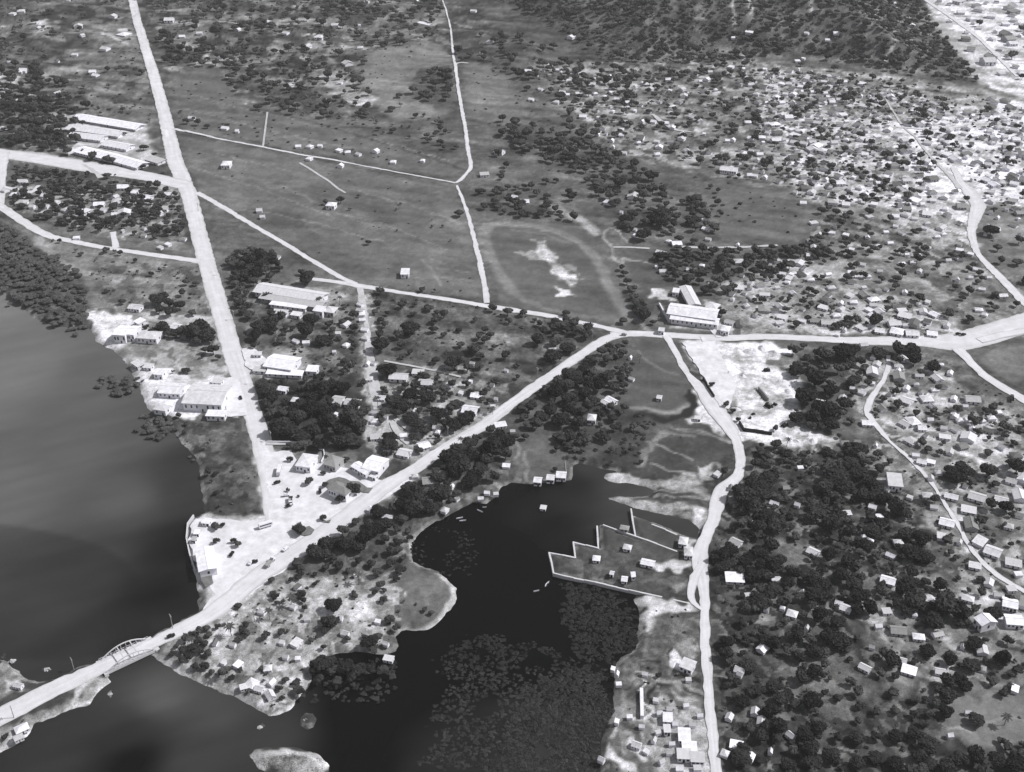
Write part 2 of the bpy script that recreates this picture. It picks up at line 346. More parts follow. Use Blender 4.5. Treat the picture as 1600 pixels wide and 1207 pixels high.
pw([(1380,180),(1540,150),(1660,210),(1660,330),(1520,325),(1440,290)], 160, 252, 10, .8, 6, 1.4, 14, 1.2, .7)
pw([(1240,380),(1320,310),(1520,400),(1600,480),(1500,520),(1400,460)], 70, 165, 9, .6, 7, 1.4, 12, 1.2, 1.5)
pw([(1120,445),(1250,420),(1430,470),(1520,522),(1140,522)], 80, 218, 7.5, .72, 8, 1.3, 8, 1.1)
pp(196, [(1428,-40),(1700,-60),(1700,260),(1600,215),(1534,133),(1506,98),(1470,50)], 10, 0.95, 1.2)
pp(150, [(1440,28),(1500,36),(1530,60),(1560,110),(1565,125),(1534,130),(1505,98),(1475,58)], 8, 0.9, 0.6)
pp(135, [(1500,0),(1560,5),(1600,20),(1600,60),(1540,35)], 12, .6); pp(130, [(1560,100),(1600,110),(1600,140)], 10, .6)
spk([(1440,-20),(1640,-30),(1640,220),(1540,130)], 90, 170, 22, 0.55, 0.8, 4)
pw([(1440,-30),(1680,-30),(1680,230),(1540,135)], 150, 246, 22, .65, 9, 1.6, 10, 1.3, .8)
ps(225, 9, [(1440,22),(1480,28),(1520,38),(1545,70),(1570,105),(1600,125)], 5)
pp(112, [(1532,325),(1560,318),(1600,330),(1640,480),(1600,470),(1570,430),(1530,390),(1520,360)], 6, 1, 0.8)
pp(140, [(1545,340),(1590,350),(1600,400),(1560,370)], 10); pp(132, [(1540,390),(1600,420),(1600,440),(1550,400)], 8)
# rough pasture patches in the middle
pp(90, [(560,440),(760,476),(860,492),(935,512),(900,560),(820,600),(740,590),(600,560),(585,470)], 10, 1, 1.4)
pp(104, [(745,500),(790,500),(820,560),(830,600),(790,600),(760,560)], 12, 0.8); ps(140, 3, [(770,525),(776,560)]); ps(150, 2.5, [(790,520),(800,572)])
pp(118, [(560,452),(580,456),(585,560),(600,600),(640,700),(590,700),(570,690),(568,600),(556,520)], 5, 1, 1.3)
spk([(555,455),(585,455),(600,690),(565,690)], 130, 175, 8, 0.45, 0.8, 6)
pw([(560,440),(760,476),(935,512),(900,560),(820,600),(600,560)], 62, 122, 11, .55, 10, 1.3, 8, 1.3)
for q in ([(590,470),(700,500),(760,560)], [(620,462),(640,520),(720,590)], [(760,480),(765,600)], [(600,520),(720,545)]): ps(118, 2, q, 2, .6)
# footpaths, old plough lines and fences over the pasture
for q in ([(300,260),(340,275),(420,300),(520,340)], [(340,240),(420,262),(470,270)], [(330,325),(400,330),(500,350),(600,380)], [(440,290),(520,330),(600,350),(700,390)], [(560,300),(640,320),(720,350)],
          [(660,405),(680,430),(692,447)], [(672,404),(700,412)], [(680,420),(730,424)], [(690,434),(748,438)], [(640,430),(660,437)], [(300,150),(400,175),(540,205),(700,250)], [(290,170),(420,205),(560,235)]): ps(142, 2.4, q, 2, .8)
for q in ([(380,165),(440,180),(520,200),(570,215),(620,230),(715,262)], [(470,190),(500,196),(565,200)], [(350,210),(500,250),(700,292)]): ps(66, 4, q, 3, .8)
pw([(284,216),(480,246),(712,288),(757,468),(545,438),(430,368),(312,304)], 84, 120, 20, .35, 11, 1.5, 10)
pw([(230,60),(380,160),(560,200),(715,262),(718,280),(480,240),(282,203)], 80, 118, 16, .35, 12, 1.6, 10)
# oval track and its infield
pp(94, [(752,352),(830,346),(900,358),(945,400),(975,450),(990,500),(960,512),(880,494),(790,478),(768,440)], 5, 1, 0.5)
ps(126, 11, [(758,388),(752,366),(762,353),(790,350)], 6); ps(124, 9, [(757,380),(768,405),(783,430),(800,455)], 6)
ps(128, 3.5, [(790,352),(830,354),(862,362),(890,374),(912,388)], 3); ps(112, 3, [(800,360),(850,366),(890,382)], 3)
ps(128, 9, [(918,388),(932,405),(943,425),(952,450),(966,470),(982,495)], 6); ps(108, 12, [(985,498),(970,503),(940,496)], 6)
ps(152, 10, [(866,325),(890,336),(912,346),(932,365)], 6); ps(120, 8, [(850,316),(872,328)], 5)
pp(158, [(836,380),(848,378),(858,392),(870,396),(872,403),(862,402),(868,412),(876,420),(896,438),(890,442),(872,432),(864,424),(852,408),(842,398)], 3)
pp(140, [(815,396),(835,398),(850,406),(838,405)], 3, .8); pp(190, [(869,450),(884,452),(890,459),(876,460)], 3); pp(140, [(890,418),(902,421),(898,424)], 2)
pp(130, [(904,434),(912,438),(905,440)], 2)
ps(118, 5, [(960,512),(975,505),(985,498),(1000,505),(1014,516)], 4); ps(140, 2.5, [(986,490),(1000,503),(1015,518)], 2)
pp(88, [(968,390),(1050,392),(1055,440),(1010,470),(985,430)], 8, 1, 0.6)
for q in ([(945,370),(947,360),(956,356),(968,362),(981,381)], [(945,370),(955,388)], [(955,388),(960,402),(970,414),(975,402)], [(975,405),(1020,412)]): ps(142, 2.2, q, 2)
pp(134, [(1120,450),(1190,425),(1260,430),(1340,470),(1380,510),(1200,522),(1140,512),(1120,480)], 14, 0.75, 1.5)
pp(150, [(1160,440),(1210,425),(1250,440),(1235,490),(1190,500)], 14, .8)
pp(205, [(1016,449),(1040,452),(1054,471),(1022,471)], 3); pp(150, [(1045,492),(1105,505),(1100,516),(1050,512)], 5); pp(190, [(1105,500),(1135,503),(1142,512),(1120,520),(1100,515)], 4)
pp(165, [(1095,466),(1120,468),(1122,480),(1100,478)], 4); ps(190, 2.2, [(1030,478),(1046,504)], 2)
pp(88, [(985,532),(1042,530),(1060,560),(1078,590),(1085,602),(1078,630),(1060,645),(1020,640),(985,636),(990,580)], 5, 1, 0.5)
ps(112, 2, [(995,550),(1030,575),(1060,588)], 2); ps(128, 5, [(985,634),(1010,638),(1035,644),(1060,642),(1078,628)], 4)
pp(50, [(982,640),(1010,645),(1050,650),(1072,640),(1078,608),(1090,606),(1092,640),(1078,656),(1040,658),(985,655)], 4, 1, 0.4)
pp(80, [(1044,530),(1062,530),(1098,600),(1090,606),(1072,575)], 4)
for q in ([(1125,350),(1190,338),(1260,352)], [(1110,310),(1160,318),(1240,335)], [(1150,290),(1230,300),(1290,330)]): ps(80, 4, q, 5, .5)
for q in ([(1150,5),(1158,30),(1168,50),(1172,62)], [(1139,48),(1146,70)], [(1160,88),(1168,104)], [(1250,20),(1258,45),(1262,62)], [(1396,5),(1402,18)], [(1395,90),(1378,108)]): ps(170, 5, q, 4, .9)
ps(122, 5, [(790,350),(765,354),(758,366),(764,390),(778,418),(800,452),(822,470),(860,484),(905,494),(945,502),(975,502),(985,492),(972,472),(956,446),(940,416),(918,388),(888,368),(850,355),(815,350),(790,350)], 4, .75)
pp(185, [(842,384),(856,392),(864,402),(858,406),(846,396)], 3); pp(176, [(868,424),(884,430),(892,440),(878,436)], 3); ps(160, 3, [(830,392),(850,400)], 2); ps(160, 3, [(860,408),(878,418)], 2)
pw([(1200,105),(1400,115),(1535,138),(1560,180),(1400,190),(1250,160)], 78, 172, 11, .65, 35, 1.4, 14, 1.3, 1.3)
pp(176, [(832,378),(846,374),(862,390),(874,398),(872,408),(882,418),(900,436),(894,446),(874,436),(862,424),(850,410),(838,396)], 4, .75, 1.6)
pp(196, [(864,446),(886,450),(894,460),(872,462)], 3); pp(150, [(808,392),(834,396),(852,408),(830,406)], 3, .8); pp(146, [(884,412),(906,420),(902,428),(888,422)], 3, .8)
pp(82, [(985,757),(1118,762),(1120,786),(1000,778)], 6, 1, 1.3)
# marsh, sandbars and filled plots by the pond
pp(68, [(888,722),(950,700),(960,660),(985,640),(1030,655),(1010,690),(1002,735),(940,745)], 10, 0.9, 1.0)
pp(80, [(1035,670),(1070,655),(1110,672),(1145,690),(1150,720),(1120,745),(1060,745),(1010,735),(1015,695)], 8, 1, 0.8)
pp(74, [(1030,690),(1060,672),(1110,685),(1118,705),(1095,725),(1040,722)], 14, 0.9)
for q in ([(1045,664),(1075,676),(1110,680)], [(1040,674),(1080,684)]): ps(112, 3, q, 3)
ps(120, 4, [(1003,728),(1008,705),(1020,690),(1033,676)], 4)
pp(168, [(944,740),(965,735),(990,738),(1005,748),(1040,752),(1060,748),(1070,742),(1100,747),(1108,752),(1090,757),(1040,762),(1000,758),(955,752)], 5, 1, 1.2)
pp(182, [(1088,730),(1110,735),(1130,728),(1148,745),(1130,752),(1105,746)], 5)
pp(150, [(950,778),(975,777),(1010,783),(1060,788),(1105,796),(1112,806),(1080,803),(1030,797),(985,790)], 5, 1, 1.3)
ps(176, 3.5, [(952,779),(975,780),(1010,786)], 3); pp(150, [(1060,760),(1118,765),(1118,776),(1070,770)], 6)
pp(178, [(1085,800),(1112,800),(1108,830),(1095,828)], 5)
pp(76, [(985,800),(1080,812),(1092,835),(1100,850),(1080,870),(1000,845),(990,830)], 6, 1, 0.5)
pp(80, [(860,866),(898,872),(938,858),(936,824),(990,842),(1070,868),(1085,900),(1090,930),(1000,925),(930,908),(866,898)], 5, 1, 0.6)
ps(110, 3.5, [(1018,800),(1045,818),(1075,838)], 3)
pp(200, [(1002,872),(1030,876),(1075,884),(1092,890),(1070,894),(1030,884),(1003,884)], 3); pp(200, [(1062,842),(1076,840),(1084,862),(1072,866)], 4)
pp(150, [(1050,905),(1068,905),(1062,925),(1052,918)], 5)
pp(205, [(992,934),(1015,936),(1060,938),(1078,942),(1080,955),(1040,958),(1028,965),(1024,985),(1014,980),(1002,955)], 4)
pp(84, [(1000,960),(1090,950),(1098,1000),(1100,1100),(960,1110),(962,1040),(1000,1010)], 8, 1, 1.1)
pp(102, [(993,985),(1010,990),(1012,1030),(990,1030)], 8); pp(106, [(968,1028),(990,1024),(1000,1036),(975,1042)], 6)
pp(200, [(1055,1025),(1062,1030),(1084,1038),(1084,1050),(1068,1046),(1058,1038)], 2); pp(140, [(1058,1010),(1090,1015),(1090,1036),(1060,1028)], 5, .5)
pp(150, [(962,1085),(990,1085),(996,1105),(990,1122),(962,1112)], 6); pp(205, [(1001,1078),(1005,1080),(1008,1100),(1012,1096),(1014,1126),(1001,1126)], 1.5)
pp(48, [(1026,1069),(1030,1069),(1021,1108),(1017,1106)], 2, 1)
pp(164, [(1020,1108),(1040,1108),(1058,1122),(1070,1102),(1098,1108),(1106,1140),(1110,1150),(1106,1207),(1030,1207),(1012,1160),(1030,1135)], 5, 1, 1.3)
pp(205, [(948,1162),(958,1166),(975,1180),(986,1207),(972,1207),(960,1184)], 3); pp(108, [(945,1125),(975,1125),(990,1160),(960,1165),(942,1160)], 6)
pp(112, [(985,1165),(1020,1165),(1040,1207),(990,1207)], 6); ps(190, 3, [(985,1160),(1004,1186)], 2); ps(170, 2, [(960,1112),(966,1122),(955,1150)], 2)
ps(150, 1.6, [(990,1048),(1030,1062),(1100,1080)], 1.5); pp(165, [(1060,1074),(1090,1085),(1080,1098)], 4)
# river bank, west side
pp(118, [(0,340),(40,362),(72,375),(120,382),(310,410),(345,500),(310,500),(150,480),(132,450),(100,400),(40,372)], 8, 1, 0.9)
ps(142, 8, [(60,372),(78,395),(100,415),(140,428)], 6); pp(104, [(150,395),(240,420),(320,420),(340,490),(240,470),(160,440)], 14, .7)
pp(96, [(82,352),(170,362),(240,372),(300,385),(300,400),(200,390),(100,372)], 6, .9)
pp(205, [(132,491),(155,489),(185,492),(205,500),(250,520),(248,533),(200,532),(190,545),(176,546),(150,528),(150,516)], 3)
pp(180, [(215,490),(245,490),(335,500),(340,505),(280,508),(230,503)], 4); pp(150, [(180,545),(215,535),(240,545),(205,570)], 8, .6)
pp(98, [(215,540),(350,530),(362,590),(330,592),(250,580),(210,572)], 8, 1, .7); ps(160, 2.5, [(255,532),(310,538)], 2); ps(150, 2.5, [(300,577),(345,578)], 2)
pp(200, [(204,576),(245,576),(290,590),(372,590),(385,650),(300,652),(262,652),(240,646),(226,625),(215,602)], 4)
pp(88, [(262,655),(390,652),(405,700),(420,800),(420,812),(322,806),(316,765),(310,725),(285,693)], 5, 1, .9)
pp(70, [(320,700),(350,690),(400,780),(410,806),(330,800)], 14, .7); ps(150, 3, [(283,695),(300,708),(318,712)], 3); ps(140, 2.5, [(322,806),(420,812)], 2)
ps(150, 2, [(264,655),(262,668)], 2)
# roads' pale verges and the forecourt stains
pp(190, [(400,700),(430,704),(600,750),(650,742),(600,780),(480,858),(350,962),(318,966),(303,808),(420,812)], 8)
pp(150, [(385,540),(470,545),(478,580),(395,590),(380,560)], 6, .7, 1); pp(120, [(425,692),(500,698),(555,712),(560,732),(510,728),(470,722),(430,706)], 5, .8, 1)
pp(150, [(396,440),(540,450),(545,500),(520,520),(500,490),(410,470)], 8, .6)
pp(118, [(330,395),(362,410),(358,470),(345,470)], 8, .7)
# allotments and village soil
pp(112, [(590,600),(700,575),(800,600),(770,650),(690,690),(620,730),(590,700)], 12, .7, 1.6)
spk([(580,575),(800,600),(780,650),(640,735),(580,700)], 130, 185, 9, 0.50, .85, 13)
pp(66, [(398,650),(430,590),(568,600),(568,700),(480,705),(420,694)], 10, .8)
pp(84, [(400,640),(420,690),(412,690),(398,660)], 3, .9)
pp(96, [(800,680),(840,670),(885,715),(888,745),(800,752),(790,720)], 8, 1, .7); ps(130, 2, [(803,680),(812,700),(806,716)], 2); ps(120, 2, [(820,705),(826,752)], 2)
pp(98, [(640,870),(600,900),(590,960),(600,1020),(660,984),(700,950),(712,930),(705,905),(680,893)], 6, 1, .8)
ps(165, 4, [(628,985),(662,983),(686,970),(703,952),(711,934),(708,918),(695,903)], 3)
pp(110, [(640,830),(700,800),(740,790),(700,790),(655,820)], 4); ps(150, 3.5, [(645,850),(652,836),(668,826),(682,816)], 3)
pp(108, [(660,780),(740,760),(750,780),(690,800),(650,815),(640,860),(600,870),(610,830)], 8, .8)
pp(112, [(240,1020),(330,960),(430,900),(560,890),(620,920),(630,980),(560,1020),(500,1025),(480,1080),(440,1115),(380,1090),(300,1060)], 8, 1, 1.5)
pp(186, [(478,935),(500,922),(560,918),(585,935),(592,955),(560,970),(520,970),(495,965),(478,950)], 6); spk([(240,1020),(430,900),(620,900),(600,1000),(480,1060),(430,1115)], 120, 180, 8, .52, .85, 21)
pp(185, [(328,985),(345,980),(352,1010),(345,1040),(332,1035),(330,1010)], 5); ps(190, 3, [(352,1020),(365,960),(350,985),(345,1040)], 3)
ps(190, 3, [(400,970),(416,988),(430,985)], 3); ps(190, 4, [(416,988),(418,1000)], 3)
ps(160, 5, [(234,1022),(254,1036),(308,1063),(340,1076)], 4); ps(150, 7, [(345,1078),(378,1092),(402,1110)], 4); ps(165, 4, [(402,1111),(420,1117),(438,1116),(458,1102)], 3)
pp(190, [(375,1070),(395,1060),(430,1065),(428,1085),(400,1082)], 5)
pp(140, [(0,1138),(60,1108),(150,1062),(170,1066),(165,1070),(140,1100),(84,1120),(54,1130),(40,1150),(0,1178),(-60,1200)], 3, 1, 1.2)
ps(190, 3, [(172,1058),(168,1068),(152,1075),(145,1090),(135,1090),(110,1100),(70,1122)], 2); ps(180, 2, [(108,1105),(120,1080),(145,1063)], 2)
ps(200, 4, [(0,1170),(25,1155),(45,1140)], 3)
pp(130, [(-60,1120),(0,1095),(60,1066),(45,1062),(15,1045),(0,1032),(-100,1060)], 4, 1, 1.3); pp(190, [(12,1062),(40,1064),(50,1070),(18,1078)], 3)
pp(150, [(392,1180),(440,1170),(505,1186),(512,1212),(430,1214)], 4, 1, 2); ps(190, 4, [(395,1176),(440,1171),(490,1180),(508,1190)], 3)
pw([(240,1020),(330,960),(430,900),(620,890),(640,980),(560,1020),(480,1085),(440,1115),(380,1090),(300,1060)], 96, 205, 4.2, .66, 13, 1.2, 4, 1.2, 1.3)
pw([(500,880),(600,820),(700,745),(800,690),(800,750),(700,800),(640,860),(600,900)], 62, 140, 4.5, .5, 14, 1.2, 4, 1.2, 1.4)
pw([(1000,955),(1095,945),(1108,1207),(940,1207),(960,1110),(962,1040)], 66, 175, 4.2, .45, 15, 1.2, 3, 1.2, 1.5)
pw([(590,590),(700,570),(800,600),(760,660),(640,735),(575,700)], 78, 195, 4.6, .62, 16, 1.2, 4, 1.2, 1.3)
pw([(380,440),(545,450),(560,590),(480,600),(385,560)], 66, 160, 5.5, .55, 17, 1.3, 5, 1.2, 1.5)
pw([(130,480),(350,480),(380,650),(250,655)], 110, 235, 5, .5, 18, 1.3, 5, 1.0, .8)
pw([(150,400),(320,420),(345,500),(215,490),(150,470)], 74, 140, 8, .6, 19, 1.3, 8, 1.2)
pw([(15,290),(280,290),(290,390),(150,365),(40,330)], 90, 190, 7, .55, 20, 1.3, 5, 1.2, 1.2)
pw([(262,655),(390,652),(420,812),(322,806),(300,700)], 52, 112, 5, .55, 25, 1.6, 4, 1.4, 1.3)
ps(120, 2, [(385,665),(405,740),(418,800)], 2, .7)
for q in ([(1000,764),(1050,768),(1110,770)], [(1020,775),(1070,776),(1115,780)], [(1010,690),(1040,700),(1080,720)], [(1060,668),(1100,676),(1140,690)], [(1040,812),(1075,822),(1095,832)], [(1045,800),(1080,806),(1108,812)], [(1030,750),(1070,754),(1118,758)], [(1020,728),(1060,738),(1100,742)]): ps(150, 2, q, 2, .8)
pw([(1000,1100),(1100,1100),(1112,1207),(1010,1207)], 110, 225, 2.6, .6, 41, 1.2, 3, 1.2)
pw([(975,1000),(1095,950),(1098,1075),(962,1085)], 62, 130, 3.2, .55, 42, 1.3, 3, 1.3)
pw([(866,866),(935,858),(990,846),(1080,880),(1088,930),(1000,924),(866,898)], 62, 104, 4, .6, 43, 1.3, 2, 1.3)
for q in ([(1005,1108),(1060,1118),(1105,1124)], [(1020,1130),(1100,1140)], [(1030,1150),(1108,1160)], [(1060,1100),(1066,1200)]): ps(78, 1.2, q, 1, .8)
ps(48, 2.2, [(1062,1057),(1082,1061),(1096,1065)], 1, .9); ps(50, 2, [(1030,1068),(1060,1072),(1098,1082)], 1, .8); ps(60, 3, [(1012,1032),(1028,1038)], 2)
# bright soil laid over the patchwork
pp(150, [(557,454),(584,456),(588,560),(600,620),(604,690),(588,700),(572,695),(568,600),(560,520)], 4, .7, 1.2)
pw([(557,454),(584,456),(588,560),(604,690),(572,695),(566,560)], 110, 205, 4, .6, 31, 1.2, 3)
ps(120, 4, [(1003,728),(1008,705),(1020,690),(1033,676)], 4)
pp(168, [(944,740),(965,735),(990,738),(1005,748),(1040,752),(1060,748),(1070,742),(1100,747),(1108,752),(1090,757),(1040,762),(1000,758),(955,752)], 5, 1, 1.2)
pp(182, [(1088,730),(1110,735),(1130,728),(1148,745),(1130,752),(1105,746)], 5)
pp(150, [(950,778),(975,777),(1010,783),(1060,788),(1105,796),(1112,806),(1080,803),(1030,797),(985,790)], 5, 1, 1.3)
ps(176, 3.5, [(952,779),(975,780),(1010,786)], 3)
pp(150, [(1060,760),(1118,765),(1118,776),(1070,770)], 6)
pp(178, [(1085,800),(1112,800),(1108,830),(1095,828)], 5)
ps(110, 3.5, [(1018,800),(1045,818),(1075,838)], 3)
pp(200, [(1002,872),(1030,876),(1075,884),(1092,890),(1070,894),(1030,884),(1003,884)], 3)
pp(200, [(1062,842),(1076,840),(1084,862),(1072,866)], 4)
pp(150, [(1050,905),(1068,905),(1062,925),(1052,918)], 5)
pp(205, [(992,934),(1015,936),(1060,938),(1078,942),(1080,955),(1040,958),(1028,965),(1024,985),(1014,980),(1002,955)], 4)
pp(200, [(1055,1025),(1062,1030),(1084,1038),(1084,1050),(1068,1046),(1058,1038)], 2)
pp(140, [(1058,1010),(1090,1015),(1090,1036),(1060,1028)], 5, .5)
pp(150, [(962,1085),(990,1085),(996,1105),(990,1122),(962,1112)], 6)
pp(205, [(1001,1078),(1005,1080),(1008,1100),(1012,1096),(1014,1126),(1001,1126)], 1.5)
pp(48, [(1026,1069),(1030,1069),(1021,1108),(1017,1106)], 2, 1)
pp(164, [(1020,1108),(1040,1108),(1058,1122),(1070,1102),(1098,1108),(1106,1140),(1110,1150),(1106,1207),(1030,1207),(1012,1160),(1030,1135)], 5, 1, 1.3)
pp(205, [(948,1162),(958,1166),(975,1180),(986,1207),(972,1207),(960,1184)], 3)
ps(190, 3, [(985,1160),(1004,1186)], 2)
ps(170, 2, [(960,1112),(966,1122),(955,1150)], 2)
ps(150, 1.6, [(990,1048),(1030,1062),(1100,1080)], 1.5)
pp(165, [(1060,1074),(1090,1085),(1080,1098)], 4)
ps(142, 8, [(60,372),(78,395),(100,415),(140,428)], 6)
pp(205, [(132,491),(155,489),(185,492),(205,500),(250,520),(248,533),(200,532),(190,545),(176,546),(150,528),(150,516)], 3)
pp(180, [(215,490),(245,490),(335,500),(340,505),(280,508),(230,503)], 4)
pp(150, [(180,545),(215,535),(240,545),(205,570)], 8, .6)
ps(160, 2.5, [(255,532),(310,538)], 2)
ps(150, 2.5, [(300,577),(345,578)], 2)
pp(200, [(204,576),(245,576),(290,590),(372,590),(385,650),(300,652),(262,652),(240,646),(226,625),(215,602)], 4)
ps(150, 3, [(283,695),(300,708),(318,712)], 3)
ps(140, 2.5, [(322,806),(420,812)], 2)
ps(150, 2, [(264,655),(262,668)], 2)
pp(190, [(400,700),(430,704),(600,750),(650,742),(600,780),(480,858),(350,962),(318,966),(303,808),(420,812)], 8)
pp(150, [(385,540),(470,545),(478,580),(395,590),(380,560)], 6, .7, 1)
pp(150, [(396,440),(540,450),(545,500),(520,520),(500,490),(410,470)], 8, .6)
spk([(580,575),(800,600),(780,650),(640,735),(580,700)], 130, 185, 9, 0.50, .85, 13)
ps(130, 2, [(803,680),(812,700),(806,716)], 2)
ps(120, 2, [(820,705),(826,752)], 2)
ps(165, 4, [(628,985),(662,983),(686,970),(703,952),(711,934),(708,918),(695,903)], 3)
ps(150, 3.5, [(645,850),(652,836),(668,826),(682,816)], 3)
pp(186, [(478,935),(500,922),(560,918),(585,935),(592,955),(560,970),(520,970),(495,965),(478,950)], 6)
spk([(240,1020),(430,900),(620,900),(600,1000),(480,1060),(430,1115)], 120, 180, 8, .52, .85, 21)
pp(185, [(328,985),(345,980),(352,1010),(345,1040),(332,1035),(330,1010)], 5)
ps(190, 3, [(352,1020),(365,960),(350,985),(345,1040)], 3)
ps(190, 3, [(400,970),(416,988),(430,985)], 3)
ps(190, 4, [(416,988),(418,1000)], 3)
ps(160, 5, [(234,1022),(254,1036),(308,1063),(340,1076)], 4)
ps(150, 7, [(345,1078),(378,1092),(402,1110)], 4)
ps(165, 4, [(402,1111),(420,1117),(438,1116),(458,1102)], 3)
pp(190, [(375,1070),(395,1060),(430,1065),(428,1085),(400,1082)], 5)
pp(140, [(0,1138),(60,1108),(150,1062),(170,1066),(165,1070),(140,1100),(84,1120),(54,1130),(40,1150),(0,1178),(-60,1200)], 3, 1, 1.2)
ps(190, 3, [(172,1058),(168,1068),(152,1075),(145,1090),(135,1090),(110,1100),(70,1122)], 2)
ps(180, 2, [(108,1105),(120,1080),(145,1063)], 2)
ps(200, 4, [(0,1170),(25,1155),(45,1140)], 3)
pp(190, [(12,1062),(40,1064),(50,1070),(18,1078)], 3)
pp(150, [(392,1180),(440,1170),(505,1186),(512,1212),(430,1214)], 4, 1, 2)
ps(190, 4, [(395,1176),(440,1171),(490,1180),(508,1190)], 3)
# quarry and east side
pp(214, [(1064,534),(1120,533),(1200,532),(1226,540),(1230,556),(1206,566),(1236,580),(1252,605),(1246,640),(1225,670),(1290,680),(1290,700),(1240,705),(1150,690),(1120,640),(1098,592),(1076,556)], 6, 1, 0.9)
pw([(1100,540),(1230,545),(1250,640),(1290,700),(1150,690),(1110,610)], 150, 240, 5.5, .55, 21, 1.2, 4, 1.4, .5)
for q in ([(1112,600),(1130,590),(1160,585)], [(1150,545),(1160,570),(1158,590)], [(1165,585),(1190,590),(1210,600)], [(1180,650),(1210,640),(1230,640)], [(1140,560),(1180,556)], [(1200,612),(1215,622),(1235,618)]): ps(150, 3, q, 3, .7)
pp(108, [(1195,560),(1232,556),(1236,578),(1205,574)], 4); pp(90, [(1115,618),(1132,612),(1148,640),(1128,648)], 5, .8); pp(120, [(1130,635),(1150,645),(1148,662),(1132,655)], 4)
ps(60, 1.6, [(1183,608),(1200,630)], 1.5)
pp(206, [(1088,600),(1106,606),(1126,646),(1146,678),(1140,688),(1112,672),(1090,660),(1068,657),(1086,650),(1092,630)], 4)
pp(70, [(1110,745),(1170,700),(1320,690),(1430,740),(1480,850),(1450,930),(1380,980),(1500,1100),(1520,1207),(1130,1207),(1105,950)], 12, .6, 1.4)
spk([(1120,720),(1480,740),(1480,1000),(1130,1190)], 95, 150, 13, .60, .8, 31)
pp(92, [(1110,960),(1160,940),(1175,1010),(1130,1090),(1108,1080)], 8, .7); pp(60, [(1110,1040),(1145,1040),(1160,1150),(1120,1150)], 8, .6)
pw([(1240,676),(1300,672),(1320,700),(1200,712)], 150, 235, 5, .8, 33, 1.2, 3)
pw([(1110,745),(1170,700),(1320,690),(1430,740),(1480,850),(1450,930),(1500,1090),(1520,1240),(1120,1240),(1105,950)], 44, 128, 5.0, .75, 22, 1.2, 8, 1.3, 1.6)
pw([(1330,560),(1480,555),(1560,620),(1640,680),(1640,1010),(1500,960),(1440,790),(1340,680)], 74, 205, 6.2, .68, 23, 1.25, 8, 1.2, 1.2)
pw([(1330,900),(1500,900),(1600,1010),(1600,1070),(1380,1070)], 80, 190, 5.2, .6, 24, 1.2, 6, 1.2, 1.2)
pp(112, [(1205,840),(1260,845),(1300,870),(1290,900),(1230,880)], 8, .8); pp(110, [(1215,1010),(1280,1000),(1330,1050),(1330,1090),(1280,1100),(1225,1060)], 10, .7)
pp(104, [(1300,900),(1370,905),(1380,930),(1320,930)], 8); pp(118, [(1300,1060),(1420,1050),(1440,1080),(1350,1090)], 8, .5)
pp(112, [(1450,1080),(1600,1060),(1620,1180),(1540,1165),(1480,1165),(1470,1120)], 8, 1, .6); ps(150, 2, [(1480,1140),(1515,1136)], 2); ps(130, 2, [(1540,1125),(1600,1118)], 2)
pp(110, [(1560,540),(1600,560),(1640,640),(1600,622),(1555,590),(1530,565)], 5, 1, .7); pp(120, [(1540,520),(1600,505),(1600,530)], 4)
pp(95, [(1440,600),(1520,630),(1600,680),(1640,700),(1640,640),(1560,600),(1500,570)], 14, .6)
spk([(1300,570),(1480,560),(1520,640),(1520,740),(1440,700),(1340,660)], 120, 190, 10, .48, .85, 41)
pp(190, [(1500,668),(1560,680),(1590,710),(1600,780),(1560,760),(1520,720),(1495,700)], 8, .9, 1.4); pp(150, [(1560,700),(1650,760),(1650,860),(1590,830),(1550,770)], 10, .7)
spk([(1480,660),(1640,700),(1640,1010),(1500,960),(1440,800)], 120, 205, 10, .47, .85, 43)
pp(92, [(1520,790),(1560,800),(1580,850),(1560,880),(1520,850)], 8, .8); spk([(1340,700),(1480,760),(1500,860),(1420,860)], 120, 180, 9, .55, .8, 45)
pp(185, [(1560,960),(1620,960),(1620,985),(1565,985)], 4); pp(170, [(1510,690),(1530,700),(1570,740)], 6, .5)
spk([(1340,930),(1480,960),(1520,1060),(1400,1070)], 120, 190, 8, .50, .85, 47)
# soil beside and inside the west villages
spk([(0,150),(120,170),(110,240),(0,230)], 110, 160, 12, .56, .7, 51); pp(186, [(112,176),(232,196),(240,255),(110,240)], 8, .8, 1); pp(112, [(150,160),(240,168),(245,200),(170,190)], 8, .8)
spk([(20,285),(280,290),(290,385),(150,365),(40,330)], 130, 195, 8, .52, .8, 53); pp(96, [(10,256),(120,272),(130,300),(15,285)], 4, .8)
pp(105, [(245,210),(262,215),(280,285),(262,282)], 5, .9)
ps(200, 24, [(-30,236),(0,240),(60,246),(120,257)], 6)
pp(44, [(1180,0),(1180,1),(1181,1)], 1)
# shoreline rim of wet sand
s = (wd > -1) & (wd < 2.2); a = sstep(.42, .6, fbm(X[s]/7, Y[s]/7, 2)); V8[s] = V8[s]*(1-a*.55)+a*.55*150
V8 *= 1+0.30*(fbm(X/3.2, Y/3.6, 2)-.5)*np.clip(mot, 0, 1.5)
V8 *= 1+np.clip(mot, 0, 1.4)*(0.55*strk*sstep(520, 700, Y)+0.34*strk2)
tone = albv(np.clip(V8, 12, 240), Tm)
idx = np.arange(nr*ncx).reshape(nr, ncx)
F = np.stack([idx[:-1, :-1], idx[:-1, 1:], idx[1:, 1:], idx[1:, :-1]], -1).reshape(-1, 4)
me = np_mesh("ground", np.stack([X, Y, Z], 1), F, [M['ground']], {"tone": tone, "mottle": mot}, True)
struct("ground", me)
